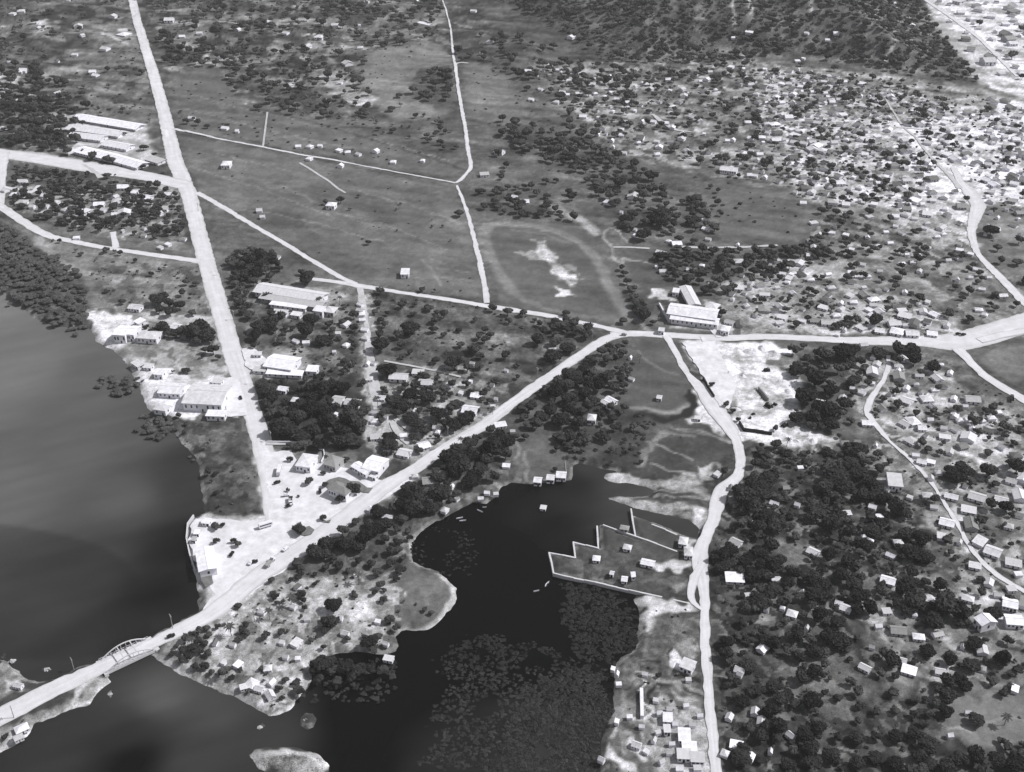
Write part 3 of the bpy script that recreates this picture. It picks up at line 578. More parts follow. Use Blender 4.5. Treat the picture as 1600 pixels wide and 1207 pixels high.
# ------------------------------------------------------------------ water sheet
yy = np.linspace(150, 1010, 300); uu = np.linspace(-0.9, 0.35, 330)
Yw, Uw = np.meshgrid(yy, uu, indexing='ij'); Xw = (Uw*(Yw*0.853+219)).ravel(); Yw = Yw.ravel()
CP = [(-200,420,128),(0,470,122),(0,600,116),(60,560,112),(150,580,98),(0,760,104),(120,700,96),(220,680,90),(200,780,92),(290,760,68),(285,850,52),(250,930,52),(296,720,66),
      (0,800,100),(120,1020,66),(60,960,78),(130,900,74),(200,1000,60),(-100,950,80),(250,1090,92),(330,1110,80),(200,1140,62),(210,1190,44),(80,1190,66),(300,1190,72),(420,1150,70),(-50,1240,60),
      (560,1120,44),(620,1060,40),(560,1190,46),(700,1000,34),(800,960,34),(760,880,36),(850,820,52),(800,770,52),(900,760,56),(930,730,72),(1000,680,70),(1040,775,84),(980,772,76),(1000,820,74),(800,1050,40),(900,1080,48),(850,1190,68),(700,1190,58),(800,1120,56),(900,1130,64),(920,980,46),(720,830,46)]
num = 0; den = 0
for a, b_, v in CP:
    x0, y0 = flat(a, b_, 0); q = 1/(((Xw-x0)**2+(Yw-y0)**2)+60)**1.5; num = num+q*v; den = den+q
Vw = num/den  # blended tones: silt, with sky glint and haze painted into the water colour
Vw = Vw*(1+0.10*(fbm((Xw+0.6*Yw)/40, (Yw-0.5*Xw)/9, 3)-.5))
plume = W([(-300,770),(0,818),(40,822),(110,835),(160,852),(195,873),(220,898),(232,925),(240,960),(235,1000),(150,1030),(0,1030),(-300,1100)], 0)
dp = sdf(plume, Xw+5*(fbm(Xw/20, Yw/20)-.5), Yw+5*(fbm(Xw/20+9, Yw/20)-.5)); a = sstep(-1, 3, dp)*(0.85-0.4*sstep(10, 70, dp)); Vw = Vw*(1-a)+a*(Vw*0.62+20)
i2 = np.arange(300*330).reshape(300, 330); F2 = np.stack([i2[:-1, :-1], i2[:-1, 1:], i2[1:, 1:], i2[1:, :-1]], -1).reshape(-1, 4)
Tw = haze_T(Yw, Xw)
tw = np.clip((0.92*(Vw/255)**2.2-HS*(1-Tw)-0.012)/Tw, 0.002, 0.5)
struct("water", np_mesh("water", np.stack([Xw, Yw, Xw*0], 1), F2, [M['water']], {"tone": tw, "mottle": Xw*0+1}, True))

# ------------------------------------------------------------------ roads: draped ribbons with slightly ragged edges
KEEP = []      # (line in world, half width) that plants and houses keep clear of
LIFT = [0.06]
def ribbon(name, pts, wid, m='road', rag=0.9, dens=3.0, keep=True, on_hill=True):
    P = []
    if pts[-1][0] >= 1595: a, b = pts[-2], pts[-1]; pts = pts+[(b[0]+(b[0]-a[0])*2.5, b[1]+(b[1]-a[1])*2.5, *b[2:])]
    if pts[0][0] >= 1595: a, b = pts[1], pts[0]; pts = [(b[0]+(b[0]-a[0])*2.5, b[1]+(b[1]-a[1])*2.5, *b[2:])]+pts
    if pts[-1][0] < 0: a, b = pts[-2], pts[-1]; pts = pts+[(b[0]+(b[0]-a[0])*2, b[1]+(b[1]-a[1])*2, *b[2:])]
    for p in pts:
        x, y, z = at(p[0], p[1]) if on_hill else (*flat(*p[:2]), LAND)
        P.append((x, y, p[2] if len(p) > 2 else wid))
    Q = []
    for i in range(len(P)-1):
        x1, y1, w1 = P[i]; x2, y2, w2 = P[i+1]; L = math.hypot(x2-x1, y2-y1); n = max(1, int(L/dens))
        for k in range(n): t = k/n; Q.append((x1+(x2-x1)*t, y1+(y2-y1)*t, w1+(w2-w1)*t))
    Q.append(P[-1]); Q = np.array(Q)
    for _ in range(5): Q[1:-1, :2] = Q[1:-1, :2]*0.5+0.25*(Q[:-2, :2]+Q[2:, :2])
    T = np.gradient(Q[:, :2], axis=0); T /= np.linalg.norm(T, axis=1, keepdims=True)+1e-9; Nn = np.stack([T[:, 1], -T[:, 0]], 1)
    cols = []; ac = []
    sg = random.random()*100; arc = np.arange(len(Q))*dens
    for s in (-1, -0.5, 0, 0.5, 1):
        wj = Q[:, 2]/2*s+(rag*(fbm(arc/4+sg+s*31, arc*0+3, 3)-0.5)*2*abs(s) if abs(s) == 1 else 0)
        cols.append(Q[:, :2]+Nn*wj[:, None]); ac.append(np.full(len(Q), float(s)))
    C = np.stack(cols, 1); n = len(Q)
    LIFT[0] += 0.012
    z = hfun(C[..., 0], C[..., 1]); z = z+np.where(z > LAND+0.01, 0.8, LIFT[0])
    V = np.concatenate([C, z[..., None]], -1).reshape(-1, 3)
    i = np.arange(n*5).reshape(n, 5); F = np.stack([i[:-1, :-1], i[:-1, 1:], i[1:, 1:], i[1:, :-1]], -1).reshape(-1, 4)
    o = struct(name, np_mesh(name, V, F, [M[m]], {"across": np.stack(ac, 1).ravel(), "along": np.repeat(arc, 5)+sg}))
    if keep: KEEP.append((Q[::2, :2], Q[:, 2].max()/2))
    return o
def sheet(name, pts, m='sand', rag=0.8, z=None):
    q = W(pts); out = []
    for i in range(len(q)):
        x1, y1 = q[i]; x2, y2 = q[(i+1) % len(q)]; L = math.hypot(x2-x1, y2-y1); n = max(1, int(L/3))
        for k in range(n):
            t = k/n; x = x1+(x2-x1)*t; y = y1+(y2-y1)*t
            out.append((x+rag*(random.random()-.5)*2, y+rag*(random.random()-.5)*2))
    LIFT[0] += 0.012; zz = LAND+LIFT[0] if z is None else z
    tr = geometry.tessellate_polygon([[Vector((x, y, 0)) for x, y in out]])
    me = bpy.data.meshes.new(name); me.from_pydata([(x, y, zz) for x, y in out], [], [tuple(t) for t in tr]); me.materials.append(M[m]); me.update()
    ar = sum(p.normal.z for p in me.polygons)
    if ar < 0: me.flip_normals()
    o = struct(name, me); KEEP_P.append(q); return o
KEEP_P = []
ribbon("road", [(196,-40,12),(207,0,12),(215,37,12),(235,100,13),(256,175,14),(273,250,16),(294,300,15),(307,350,14.5),(320,400,14.5),(334,450,14.5),(349,500,14),(363,550,14),(380,600,13.5),(396,650,12.5),(411,700,12.5),(421,750,12),(429,800,12),(432,850,12)], 14)
PL = [(405,690),(424,706),(455,704),(470,726),(520,727),(560,738),(597,752),(640,732),(652,745),(605,778),(560,802),(525,822),(480,855),(455,885),(425,905),(395,925),(350,960),(318,964),(314,955),(335,930),(328,918),(316,900),(307,885),(299,860),(295,845),(298,822),(306,810),(360,812),(420,816),(421,790),(415,740)]
sheet("plaza", PL)
ribbon("road", [(-60,1150,12),(0,1120,12),(86,1076,11.5),(160,1042,9.0),(200,1024,8.0),(236,1007,8.5),(270,990,9.5),(320,966,11),(360,938,13),(400,902,13),(450,870,13),(500,838,13),(545,805,13),(580,776,13),(610,755,11),(650,732,9.5),(700,697,9.5),(760,663,9.5),(800,630,9),(850,595,9),(900,560,8.5),(945,530,9),(975,521,9)], 10, keep=True)
ribbon("road", [(955,524,9),(990,521,9),(1040,524,8.5),(1080,526,8.5),(1130,529,9),(1200,526,9),(1300,531,9),(1350,533,12),(1440,533,16),(1490,536,26),(1530,527,26),(1600,505,24),(1680,480,24)], 9)
ribbon("road", [(980,521,7),(940,511,6),(905,504,6),(870,496,6),(830,489,6.5),(780,482,7),(740,475,6.5),(700,468,6),(650,461,5),(600,453,6),(560,447,7),(535,442,6),(488,436,5)], 7)
ribbon("path", [(556,444,6),(540,438,5.5),(500,415,5),(440,378,5),(400,355,5),(350,325,6),(308,301,6)], 5, 'road')
ribbon("path", [(562,450,5),(566,470,5),(572,500,4),(576,540,5),(580,580,7),(586,610,8),(590,640,5)], 5, 'path')
ribbon("road", [(292,290,20),(230,276,20),(180,268,24),(120,258,26),(60,248,24),(0,240,22),(-60,228,22)], 24)
ribbon("road", [(4,238,14),(3,270,9),(0,320,8)], 10)
ribbon("path", [(3,293,7),(30,297,6),(46,302,5),(58,298,4)], 5, 'road')
ribbon("path", [(46,302,6),(56,300,6),(60,290,4)], 5, 'road')
ribbon("road", [(-40,300,9),(0,322,9),(30,343,9),(62,363,9),(85,372,8),(120,379,7),(160,387,7),(200,393,7),(250,400,7),(312,409,8)], 8)
ribbon("path", [(176,363,5),(179,375,5),(181,388,7)], 5, 'road')
ribbon("path", [(130,257,3),(150,270,4),(158,278,6)], 4, 'path')
ribbon("path", [(272,202,5),(300,208,3.6),(340,217,3),(400,228,3),(440,236,3.6),(475,243,3.6),(520,250,3),(580,262,2.4),(640,273,2.4),(700,284,2.4),(712,286,3)], 4, 'road')
ribbon("path", [(688,-10,1.8),(698,20,2),(704,45,2.4),(708,85,3),(711,100,4),(716,140,4),(721,170,4),(727,200,4),(732,240,4),(737,262,4),(718,284,4),(712,286,4)], 5, 'road')
ribbon("path", [(714,290,2.5),(722,310,3),(731,335,3.5),(740,370,4),(750,410,4.5),(758,450,5),(761,474,5)], 4, 'road')
ribbon("path", [(711,102,5),(718,99,5),(732,101,3)], 4, 'path')
ribbon("path", [(418,177,2),(415,200,2),(411,229,2)], 2, 'path', 0.3)
ribbon("path", [(468,255,2.5),(482,263,2.5),(500,275,2.5),(515,284,2.5),(526,294,2.5),(540,302,2)], 2.5, 'path', 0.3)
ribbon("road", [(1040,525,5),(1048,537,5),(1058,555,5),(1068,576,5),(1078,590,5),(1090,602,8),(1105,620,12),(1122,645,13),(1140,670,10),(1152,688,6),(1157,715,7),(1157,738,7),(1148,752,8),(1126,764,9),(1123,780,9),(1119,800,8),(1107,830,7),(1098,850,7),(1092,875,9),(1096,900,8),(1101,930,5),(1101,1000,5),(1105,1050,5),(1109,1100,5),(1113,1150,5),(1120,1207,5.5),(1128,1260,6)], 6)
ribbon("path", [(1098,880,5),(1088,895,5),(1082,910,4.5),(1078,928,4),(1076,942,3),(1086,950,2.4),(1101,956,2)], 4, 'road')
ribbon("path", [(1097,526,3),(1105,540,4),(1120,560,4.5),(1140,590,4)], 4, 'sand')
ribbon("path", [(1093,492,3),(1104,508,5),(1118,520,5),(1124,528,5)], 4, 'sand')
ribbon("path", [(1388,556,3),(1389,575,3),(1380,595,3.5),(1368,612,4),(1356,634,4.5),(1353,645,5),(1360,656,4.5),(1372,668,4),(1386,688,2.6),(1405,703,2.6),(1431,727,2.6),(1454,753,2.6),(1475,785,2.6),(1495,817,3),(1508,842,3),(1524,868,3.4),(1550,895,3.4),(1580,915,3.4),(1620,935,3.4)], 3, 'road')
ribbon("road", [(1496,545,9),(1515,565,7),(1540,590,7),(1570,608,8),(1600,625,9),(1660,660,9)], 8)
ribbon("road", [(1660,520,9),(1600,474,8),(1571,442,8),(1548,420,7),(1527,397,6),(1517,368,7),(1521,345,10),(1530,322,14),(1515,300,14),(1500,285,8),(1490,262,6)], 8)
ribbon("road", [(1600,518,8),(1570,523,8),(1530,533,8)], 8)
ribbon("path", [(958,387,2.5),(985,387,3),(1015,389,2.5)], 3, 'path', 0.3)
ribbon("path", [(1052,386,4),(1100,388,3.5),(1160,387,3.5),(1215,384,3)], 3.5, 'path')
ribbon("path", [(1400,199,4),(1440,202,5),(1480,201,5),(1520,194,5)], 5, 'road')
ribbon("path", [(1382,152,2),(1396,176,2.5),(1412,200,2.5),(1432,216,3),(1446,236,3),(1466,258,3.5),(1484,276,4),(1500,295,6)], 5, 'path')
ribbon("path", [(1020,180,4),(1035,192,6),(1055,204,5),(1080,207,3)], 4, 'path')
ribbon("path", [(1430,-10,6),(1490,30,7),(1530,60,6),(1560,90,6),(1590,120,6)], 6, 'road')
ribbon("path", [(416,694,3),(440,695,2),(470,695,1.5)], 2, 'path', 0.3)
ribbon("path", [(600,565,2),(640,572,2),(680,580,2),(720,590,2)], 2, 'path', .3)
ribbon("path", [(640,672,3.5),(628,665,3.5),(618,655,3)], 3, 'path', .4)
ribbon("path", [(613,660,4),(622,680,4.5),(640,694,5)], 4, 'path', .4)
sheet("yard", [(1066,536),(1118,534),(1128,560),(1150,600),(1140,640),(1125,638),(1100,592),(1080,560)])
sheet("yard", [(340,592),(372,590),(386,640),(386,650),(356,652)], 'sand')
sheet("yard", [(378,546),(398,546),(415,560),(418,578),(396,580),(384,572)], 'sand')

sheet("lawn", [(504,757),(516,750),(530,747),(548,752),(560,754),(575,763),(582,764),(576,772),(560,768),(548,774),(516,768),(508,760)], 'lawn', .4)
sheet("lawn", [(466,836),(474,826),(483,823),(492,829),(488,836),(478,839)], 'lawn', .3)
sheet("lawn", [(457,824),(463,821),(472,822),(466,828),(458,829)], 'lawn', .3)
sheet("lawn", [(313,897),(331,897),(334,913),(322,920),(315,909)], 'lawn', .3)
sheet("lawn", [(502,812),(510,815),(517,813),(516,818),(504,817)], 'lawn', .3)
sheet("lawn", [(326,839),(333,842),(344,843),(346,847),(338,847)], 'lawn', .3)

KEEP_P.append(W([(1064,533),(1226,538),(1228,575),(1250,600),(1246,640),(1228,668),(1296,676),(1300,702),(1238,706),(1150,690),(1100,600)]))
# ================================================================== labels
MARKS = [(198,1020,"the arched river bridge"),(321,875,"the white wharf shed"),(528,764,"the plaza hall"),(482,718,"the rounded station roof"),(586,718,"the white store by the plaza"),
 (323,615,"the big riverside warehouse"),(200,515,"the riverbank mill"),(448,562,"the roadside depot"),(455,455,"the long factory roof"),(400,400,"the grove behind the factory"),
 (567,490,"the row of small sheds"),(633,423,"the lone white block in the field"),(515,318,"the farmhouse in the pasture"),(355,254,"the white house by the highway"),(484,240,"the hamlet on the field path"),
 (165,215,"the long barracks"),(100,285,"the boulevard corner wood"),(180,330,"the riverside suburb"),(180,375,"the river track"),(60,440,"the mangrove bank"),(280,450,"the bend of the river road"),
 (195,52,"the whitened hilltop house"),(70,100,"the far river village"),(290,90,"the hedged compound"),(450,120,"the scrubby hillside"),(640,130,"the pale upland meadow"),(725,230,"the straight field path"),
 (715,284,"the field path corner"),(790,300,"the hamlet above the oval"),(870,430,"the oval track"),(995,465,"the tree row beside the oval"),(1085,488,"the market hall"),(1080,420,"the wood above the market"),
 (1000,340,"the wood above the oval"),(900,250,"the long sloping wood"),(900,150,"the foot of the mountain"),(1040,205,"the curved village lane"),(1150,265,"the white school on the slope"),(1200,340,"the bare slope"),
 (1250,180,"the terraces under the mountain"),(1400,230,"the crowded upper town"),(1520,180,"the bright town edge"),(1530,330,"the widened town street"),(1450,330,"the middle of the town"),(1330,370,"the slope of scattered houses"),
 (1460,440,"the park above the crossroads"),(1270,470,"the terraced roofs"),(1410,518,"the roofs along the east road"),(1490,537,"the wide crossroads"),(1180,600,"the white quarry"),(1290,610,"the wood beside the quarry"),
 (1370,610,"the forked town lane"),(1440,650,"the hillside terraces"),(1447,718,"the three white houses"),(1399,750,"the large grey-roofed house"),(1560,740,"the bare sandy yard"),(1510,790,"the lane of eastern houses"),
 (1560,860,"the house with the round tank"),(1300,780,"the deep eastern wood"),(1230,740,"the wood east of the canal road"),(1230,860,"the clearing in the eastern wood"),(1150,840,"the hut by the canal road"),
 (1370,850,"the cluster of wood-edge huts"),(1420,930,"the south-east village"),(1538,970,"the tall white gabled barn"),(1430,1045,"the pale village square"),(1270,1030,"the orchard of round trees"),(1350,1130,"the southern wood"),
 (1530,1120,"the open southern meadow"),(1140,950,"the canal road verge"),(1150,1060,"the roadside yards"),(1150,1170,"the southern road houses"),(1065,1150,"the stepped white houses"),(1000,1100,"the broken white wall"),
 (1030,990,"the sandy lot below the wall"),(980,870,"the walled pond plots"),(1068,850,"the huts at the plot gate"),(1030,750,"the upper sandbar"),(860,745,"the three waterside cabins"),(924,649,"the pale house in the grove"),
 (900,600,"the grove by the diagonal road"),(880,530,"the thicket at the road junction"),(1030,590,"the walled meadow"),(690,555,"the overgrown lots"),(660,600,"the garden village"),(745,638,"the big yard roof"),(640,650,"the village thicket"),
 (480,640,"the enclosed orchard"),(720,730,"the trees above the pond"),(640,780,"the trees across from the plaza"),(540,870,"the gardens below the plaza"),(520,950,"the sandy clearing on the point"),(600,990,"the eastern tip of the point"),
 (300,1010,"the bushes by the bridge"),(400,1050,"the huts on the point"),(500,1060,"the dark mangrove clump"),(670,940,"the rounded peninsula"),(30,1070,"the west bridgehead"),(400,830,"the plaza corner"),(360,720,"the rough bank strip")]
ORD = ["", "next", "second", "third", "fourth", "fifth", "sixth", "seventh", "eighth", "ninth", "tenth", "eleventh", "twelfth", "thirteenth", "fourteenth", "fifteenth", "sixteenth", "seventeenth", "eighteenth", "nineteenth", "twentieth"]
def label_all(items, noun):
    """items: dicts with px, py, look; writes a label that singles each one out"""
    cells = {}
    for it in items:
        d, mk = min((math.hypot(it['px']-a, 1.4*(it['py']-b)), (a, b, t)) for a, b, t in MARKS)
        dx, dy = it['px']-mk[0], 1.4*(it['py']-mk[1])
        way = ("just beyond" if dy < 0 else "just in front of") if abs(dy) > abs(dx) else ("riverward of" if dx < 0 else "townward of")
        it['d'] = d; cells.setdefault((it['look'], way, mk[2]), []).append(it)
    for (look, way, t), L in cells.items():
        L.sort(key=lambda i: i['d'])
        for k, it in enumerate(L):
            s = f"{look} {noun} {way} {t}"
            if k: s += f", {ORD[min(k+1, 20)]} out"
            elif len(L) > 1: s += ", closest in"
            it['label'] = s.replace("closest in", "first out")
# ================================================================== buildings
class Parts(dict): pass
def house_meshes(L, Wd, h, rise, kind, roofm, wallm, nwin=2, side=1):
    l, w_ = L/2, Wd/2; o = 0.35+0.02*L; wl = MB(); th = 0.18
    V = [(-l,-w_,0),(l,-w_,0),(l,w_,0),(-l,w_,0),(-l,-w_,h),(l,-w_,h),(l,w_,h),(-l,w_,h)]
    fs = [(0,1,5,4),(1,2,6,5),(2,3,7,6),(3,0,4,7)]
    if kind == 'gable':
        V += [(-l,0,h+rise-.02),(l,0,h+rise-.02)]; fs += [(4,8,7),(5,6,9)]
        wl.add(V, fs)
        rf = MB(); e = rise*o/w_
        rf.slab([(-l-o,-w_-o,h-e+th),(l+o,-w_-o,h-e+th),(l+o,0,h+rise+th),(-l-o,0,h+rise+th)], th)
        rf.slab([(-l-o,0,h+rise+th),(l+o,0,h+rise+th),(l+o,w_+o,h-e+th),(-l-o,w_+o,h-e+th)], th)
        rf.bar((-l-o,0,h+rise+th+.05),(l+o,0,h+rise+th+.05),0.3,0.12)
    elif kind == 'hip':
        wl.add(V, fs); rf = MB(); a = max(0.3, l-w_)
        q = [(-l-o,-w_-o,h),(l+o,-w_-o,h),(l+o,w_+o,h),(-l-o,w_+o,h)]
        rf.add(q+[(x,y,h+th) for x,y,_ in q]+[(-a,0,h+rise+th),(a,0,h+rise+th)],
               [(3,2,1,0),(0,1,5,4),(1,2,6,5),(2,3,7,6),(3,0,4,7),(4,5,9,8),(5,6,9),(6,7,8,9),(7,4,8)])
    else:
        wl.add(V, fs); rf = MB(); rf.slab([(-l-o,-w_-o,h+.05),(l+o,-w_-o,h+.05),(l+o,w_+o,h+rise),(-l-o,w_+o,h+rise)], th)
    P = {'wall': wl.mesh("wall", wallm), 'roof': rf.mesh("roof", roofm), 'window': [], 'door': []}
    hd = min(2.1, h*0.78); zt = h*0.38; zb = h*0.74
    n = nwin; xs = [(-l+L*(k+0.5)/(n+1)) for k in range(n+1)] if n else [0]
    for k, x in enumerate(xs):
        if k == len(xs)//2:
            P['door'].append(MB().box(x-.5,x+.5,-w_-.06,-w_+.02,0.02,hd).mesh("door", M['dark']))
        else:
            P['window'].append(MB().box(x-.55,x+.55,-w_-.05,-w_+.02,zt,zb).mesh("window", M['glass']))
    P['window'].append(MB().box(l-.02,l+.05,-.6,.6,zt,zb).mesh("window", M['glass']))
    return P
def put_parts(P, root):
    link("wall", P['wall'], root); link("roof", P['roof'], root)
    for k in ('window', 'door'):
        for me in P[k]: link(k, me, root)
HB = []   # footprints kept clear: x, y, radius
def building(name, label, cat, A, B, Wm, h, rise=1.5, kind='gable', tone='roof0', wall='wall', nwin=3, group=None, z=LAND, keep=True):
    zr = z+h+rise*0.7; a = flat(*A, zr); b = flat(*B, zr)
    L = math.hypot(b[0]-a[0], b[1]-a[1]); rz = math.atan2(b[1]-a[1], b[0]-a[0])
    if math.cos(rz) < -0.3: rz += math.pi
    root = link(name, None, loc=((a[0]+b[0])/2, (a[1]+b[1])/2, z), rz=rz)
    put_parts(house_meshes(L, Wm, h, rise, kind, M[tone], M[wall], nwin), root); tag(root, label, cat, group)
    if keep:
        n = max(1, int(L/(Wm)));
        for k in range(n+1):
            t = k/n; HB.append((a[0]+(b[0]-a[0])*t, a[1]+(b[1]-a[1])*t, Wm*0.55))
    return root
Bq = building
# long barracks by the boulevard
bg_ = "long white barracks rows"
Bq("barracks","long pale barracks row farthest from the boulevard, with a small tree before it","barracks",(122,180),(218,196),15,3.2,2,nwin=9,group=bg_)
Bq("barracks","white barracks row second down from the back, broken roof ending by two dark trees","barracks",(110,196),(190,207),15,3.2,2,nwin=8,group=bg_)
Bq("barracks","wide white barracks row in the middle with a grey lean-to at its town end","barracks",(112,208),(162,214),14,3.2,2,nwin=5,group=bg_)
Bq("barracks","short whitewashed barracks row fourth down, standing alone beside the grey lawn","barracks",(165,221),(203,228),14,3.2,2,nwin=5,tone='roof0',group=bg_)
Bq("barracks","longest white barracks row nearest the boulevard, with dotted dark doorways","barracks",(124,231),(166,241),16,3.4,2,nwin=8,group=bg_)
Bq("barracks","white barracks row continuing the front line towards the highway","barracks",(168,241),(222,256),15,3.4,2,nwin=7,group=bg_)
Bq("storage_shed","small pale shed at the highway end of the barracks","shed",(232,246),(252,252),10,2.8,1.0,'shed','roof1',nwin=1)
# factory, depot, warehouses
Bq("factory_hall","very long pale roofed factory hall by the field road","factory",(405,446),(505,462),15,5,2.2,tone='roof1',nwin=12)
Bq("factory_hall","lower factory wing in front of the long hall, grey roof with white eaves","factory",(412,459),(505,474),11,4,1.2,tone='roof1',wall='wall2',nwin=10)
Bq("loading_canopy","narrow bright loading canopy along the factory front","canopy",(424,473),(478,480),4,3.6,.4,'shed','roof0',nwin=6,keep=False)
Bq("office_block","small white office block at the town end of the factory","office",(492,481),(506,483),7,6,1,'shed','roof0',nwin=2)
Bq("workshop","grey square workshop beside the factory office","workshop",(510,482),(524,484),9,4,1,'hip','roof1','wall2',2)
Bq("storage_shed","pale flat shed under trees in front of the factory","shed",(427,486),(448,488),6,3,.6,'shed','roof1',nwin=2)
Bq("storage_shed","small white shed between trees below the factory","shed",(456,489),(470,491),5,3,.6,'shed','roof0',nwin=1)
Bq("depot","broad white roofed roadside depot with bright clean roof","depot",(420,560),(462,566),17,5,2,tone='roof0',nwin=5)
Bq("depot_annex","low white annex along the front of the roadside depot","annex",(418,580),(472,583),5,3,.6,'shed','roof0',nwin=5)
Bq("depot_annex","small white block at the town end of the roadside depot","annex",(480,575),(496,576),7,4,.7,'shed','roof0',nwin=1)
Bq("guardhouse","small flat white guardhouse on the depot forecourt","guardhouse",(397,552),(408,552),4,3,.5,'shed','roof0',nwin=1)
Bq("guardhouse","grey roofed hut with dark eaves at the foot of the depot forecourt","guardhouse",(397,576),(415,577),5,2.6,.6,'shed','roof1',nwin=1)
Bq("house","white roofed house under dense trees below the depot","house",(435,605),(448,607),5,3,1,'gable','roof0')
Bq("house","small grey hipped house hidden in the enclosed orchard","house",(456,623),(466,624),5,3,1,'hip','roof1')
Bq("house","pale gabled house with white end wall at the orchard edge","house",(520,622),(535,624),9,3,1.3,'gable','roof1')
Bq("long_shed","long low pale roofed shed beside the orchard lane","shed",(540,626),(562,628),7,3,1,'gable','roof1',nwin=3)
Bq("warehouse","big white double pitched riverside warehouse by the highway","warehouse",(294,611),(353,614),24,6.5,2.6,nwin=6)
Bq("warehouse_annex","low white annex with dark doorway in front of the big warehouse","annex",(324,645),(352,646),6,4,.6,'shed','roof0',nwin=3)
Bq("warehouse","smaller white warehouse on the river side of the big one","warehouse",(252,604),(285,606),13,4,1.5,nwin=4)
Bq("pump_house","small white pump house at the water's edge by the warehouses","pump house",(244,634),(262,637),7,4,1,'hip','roof0',nwin=1)
Bq("mill_hall","tall white mill hall nearest the water","mill",(182,514),(200,515),14,7,1.6,nwin=3)
Bq("mill_hall","narrower white mill hall with dark upper windows","mill",(202,514),(214,515),13,6,1.4,nwin=3)
Bq("mill_wing","long rounded white wing at the landward end of the mill","mill",(218,521),(248,523),11,4.5,1.2,'hip','roof0',nwin=4)
Bq("storage_shed","upright pale shed behind the mill","shed",(214,499),(222,503),6,4,.8,'shed','roof0',nwin=1)
Bq("storage_shed","white roofed shed on the track behind the mill trees","shed",(268,508),(280,510),7,3.4,.8,'gable','roof0',nwin=1)
Bq("house","long white roofed house behind the mill beside a dark bush","house",(203,477),(220,479),7,3,1.2,'gable','roof0')
Bq("storage_shed","tilted white shed on the bank between mill and warehouses","shed",(210,564),(220,571),5,2.6,.5,'shed','roof0',nwin=1)
Bq("storage_shed","second white bank shed, just inland of the tilted one","shed",(226,571),(238,572),5,2.6,.5,'shed','roof0',nwin=1)
Bq("storage_shed","square white shed between two dark bushes above the warehouses","shed",(243,580),(256,581),7,4,.6,'shed','roof0',nwin=1)
Bq("storage_shed","small pale shed behind the warehouse roof by the highway","shed",(333,594),(347,595),5,3,.6,'shed','roof1',nwin=1)
Bq("wharf_shed","long white wharf shed with black open end on the sandy quay","wharf shed",(319,856),(325,889),9,5,.7,'gable','roof0',nwin=0)
Bq("quay_hut","small white quay hut at the back of the wharf lot","hut",(317,813),(328,814),4,2.6,.6,'shed','roof0',nwin=1)
Bq("quay_hut","tiny dark fronted hut on the river edge of the wharf lot","hut",(304,831),(311,831),3,2.4,.5,'shed','roof0',nwin=1)
Bq("quay_hut","lower tiny hut on the river edge of the wharf lot","hut",(300,841),(306,842),2.5,2.4,.5,'shed','roof1',nwin=1)
# plaza
Bq("plaza_hall","white fronted plaza hall with a row of dark windows and grey hipped roof","hall",(519,756),(546,766),8,5.5,1.6,'hip','roof2','wall',6)
Bq("bus_station","broad white rounded station roof at the top of the plaza","station",(468,717),(490,720),13,4.5,1.0,'hip','roof0',nwin=3)
Bq("house","grey hipped house between dark trees above the plaza","house",(512,716),(530,721),10,4,1.8,'hip','roof2','wall2',3)
Bq("long_shop","long narrow white shop slanting towards the diagonal road","shop",(555,724),(577,737),6,4,.8,'gable','roof0',nwin=4)
Bq("storehouse","large white square storehouse by the plaza and the diagonal road","store",(574,719),(599,725),14,5,1.6,'gable','roof0',nwin=3)
Bq("kiosk","tiny white kiosk at the roadside end of the long shop","kiosk",(580,741),(589,744),4,2.4,.4,'shed','roof0',nwin=1)
Bq("farmhouse","small square white block alone in the big field","outbuilding",(627,424),(639,424),10,4,.6,'shed','roof0',nwin=1)
Bq("farmhouse","white farmhouse in the pasture beside a dark tree","farmhouse",(511,317),(524,318),8,4,1.8,'hip','roof0',nwin=2)
Bq("farmhouse","bright white house with L-shaped yard by the highway","farmhouse",(347,254),(360,254),12,4,1.5,'hip','roof0',nwin=2)
Bq("farmhouse","white house with annex beside the hillside drive at the top","farmhouse",(187,51),(200,53),14,5,2,'hip','roof0',nwin=2)
Bq("long_shed","long white shed on the pale upland meadow","shed",(656,34),(673,38),8,3.5,1,'gable','roof0',nwin=4)
Bq("school","long white school on the slope with small huts beside it","school",(1127,261),(1152,264),11,4,1.5,'gable','roof0',nwin=6)
# market
Bq("market_hall","rear bay of the market hall, big clean white pitched roof","market hall",(1047,479),(1120,489),17,6.5,2.2,nwin=9)
Bq("market_hall","front bay of the market hall with ribbed white roof facing the road","market hall",(1050,492),(1122,501),9,4.6,1.3,nwin=9)
Bq("market_wing","long narrow pale wing running uphill behind the market hall","market wing",(1071,447),(1086,475),8,4.5,1,'gable','roof1',nwin=5)
Bq("market_store","small white store with dark door above the market hall's open court","store",(1052,453),(1061,454),6,4,.8,'shed','roof0',nwin=1)
Bq("market_store","white domed store beside the market wing","store",(1106,474),(1122,478),9,4,1.5,'hip','roof0',nwin=1)
Bq("market_store","white roadside store with broken roof at the town end of the market","store",(1128,511),(1140,513),8,4,1.2,'hip','roof0',nwin=2)
Bq("market_store","small white house on the river side of the market by a dark tree","store",(1030,513),(1038,514),5,3.5,1,'gable','roof0',nwin=1)
Bq("cabin","waterside cabin nearest the open pond, one of three white ones","cabin",(835,748),(846,749),5,3.2,1,'gable','roof0',group="waterside cabins")
Bq("cabin","middle waterside cabin of the three white ones","cabin",(855,744),(866,745),5,3.2,1,'gable','roof0',group="waterside cabins")
Bq("cabin","largest waterside cabin, beside the pale jetty pole","cabin",(870,740),(884,741),6,3.2,1,'gable','roof0',group="waterside cabins")
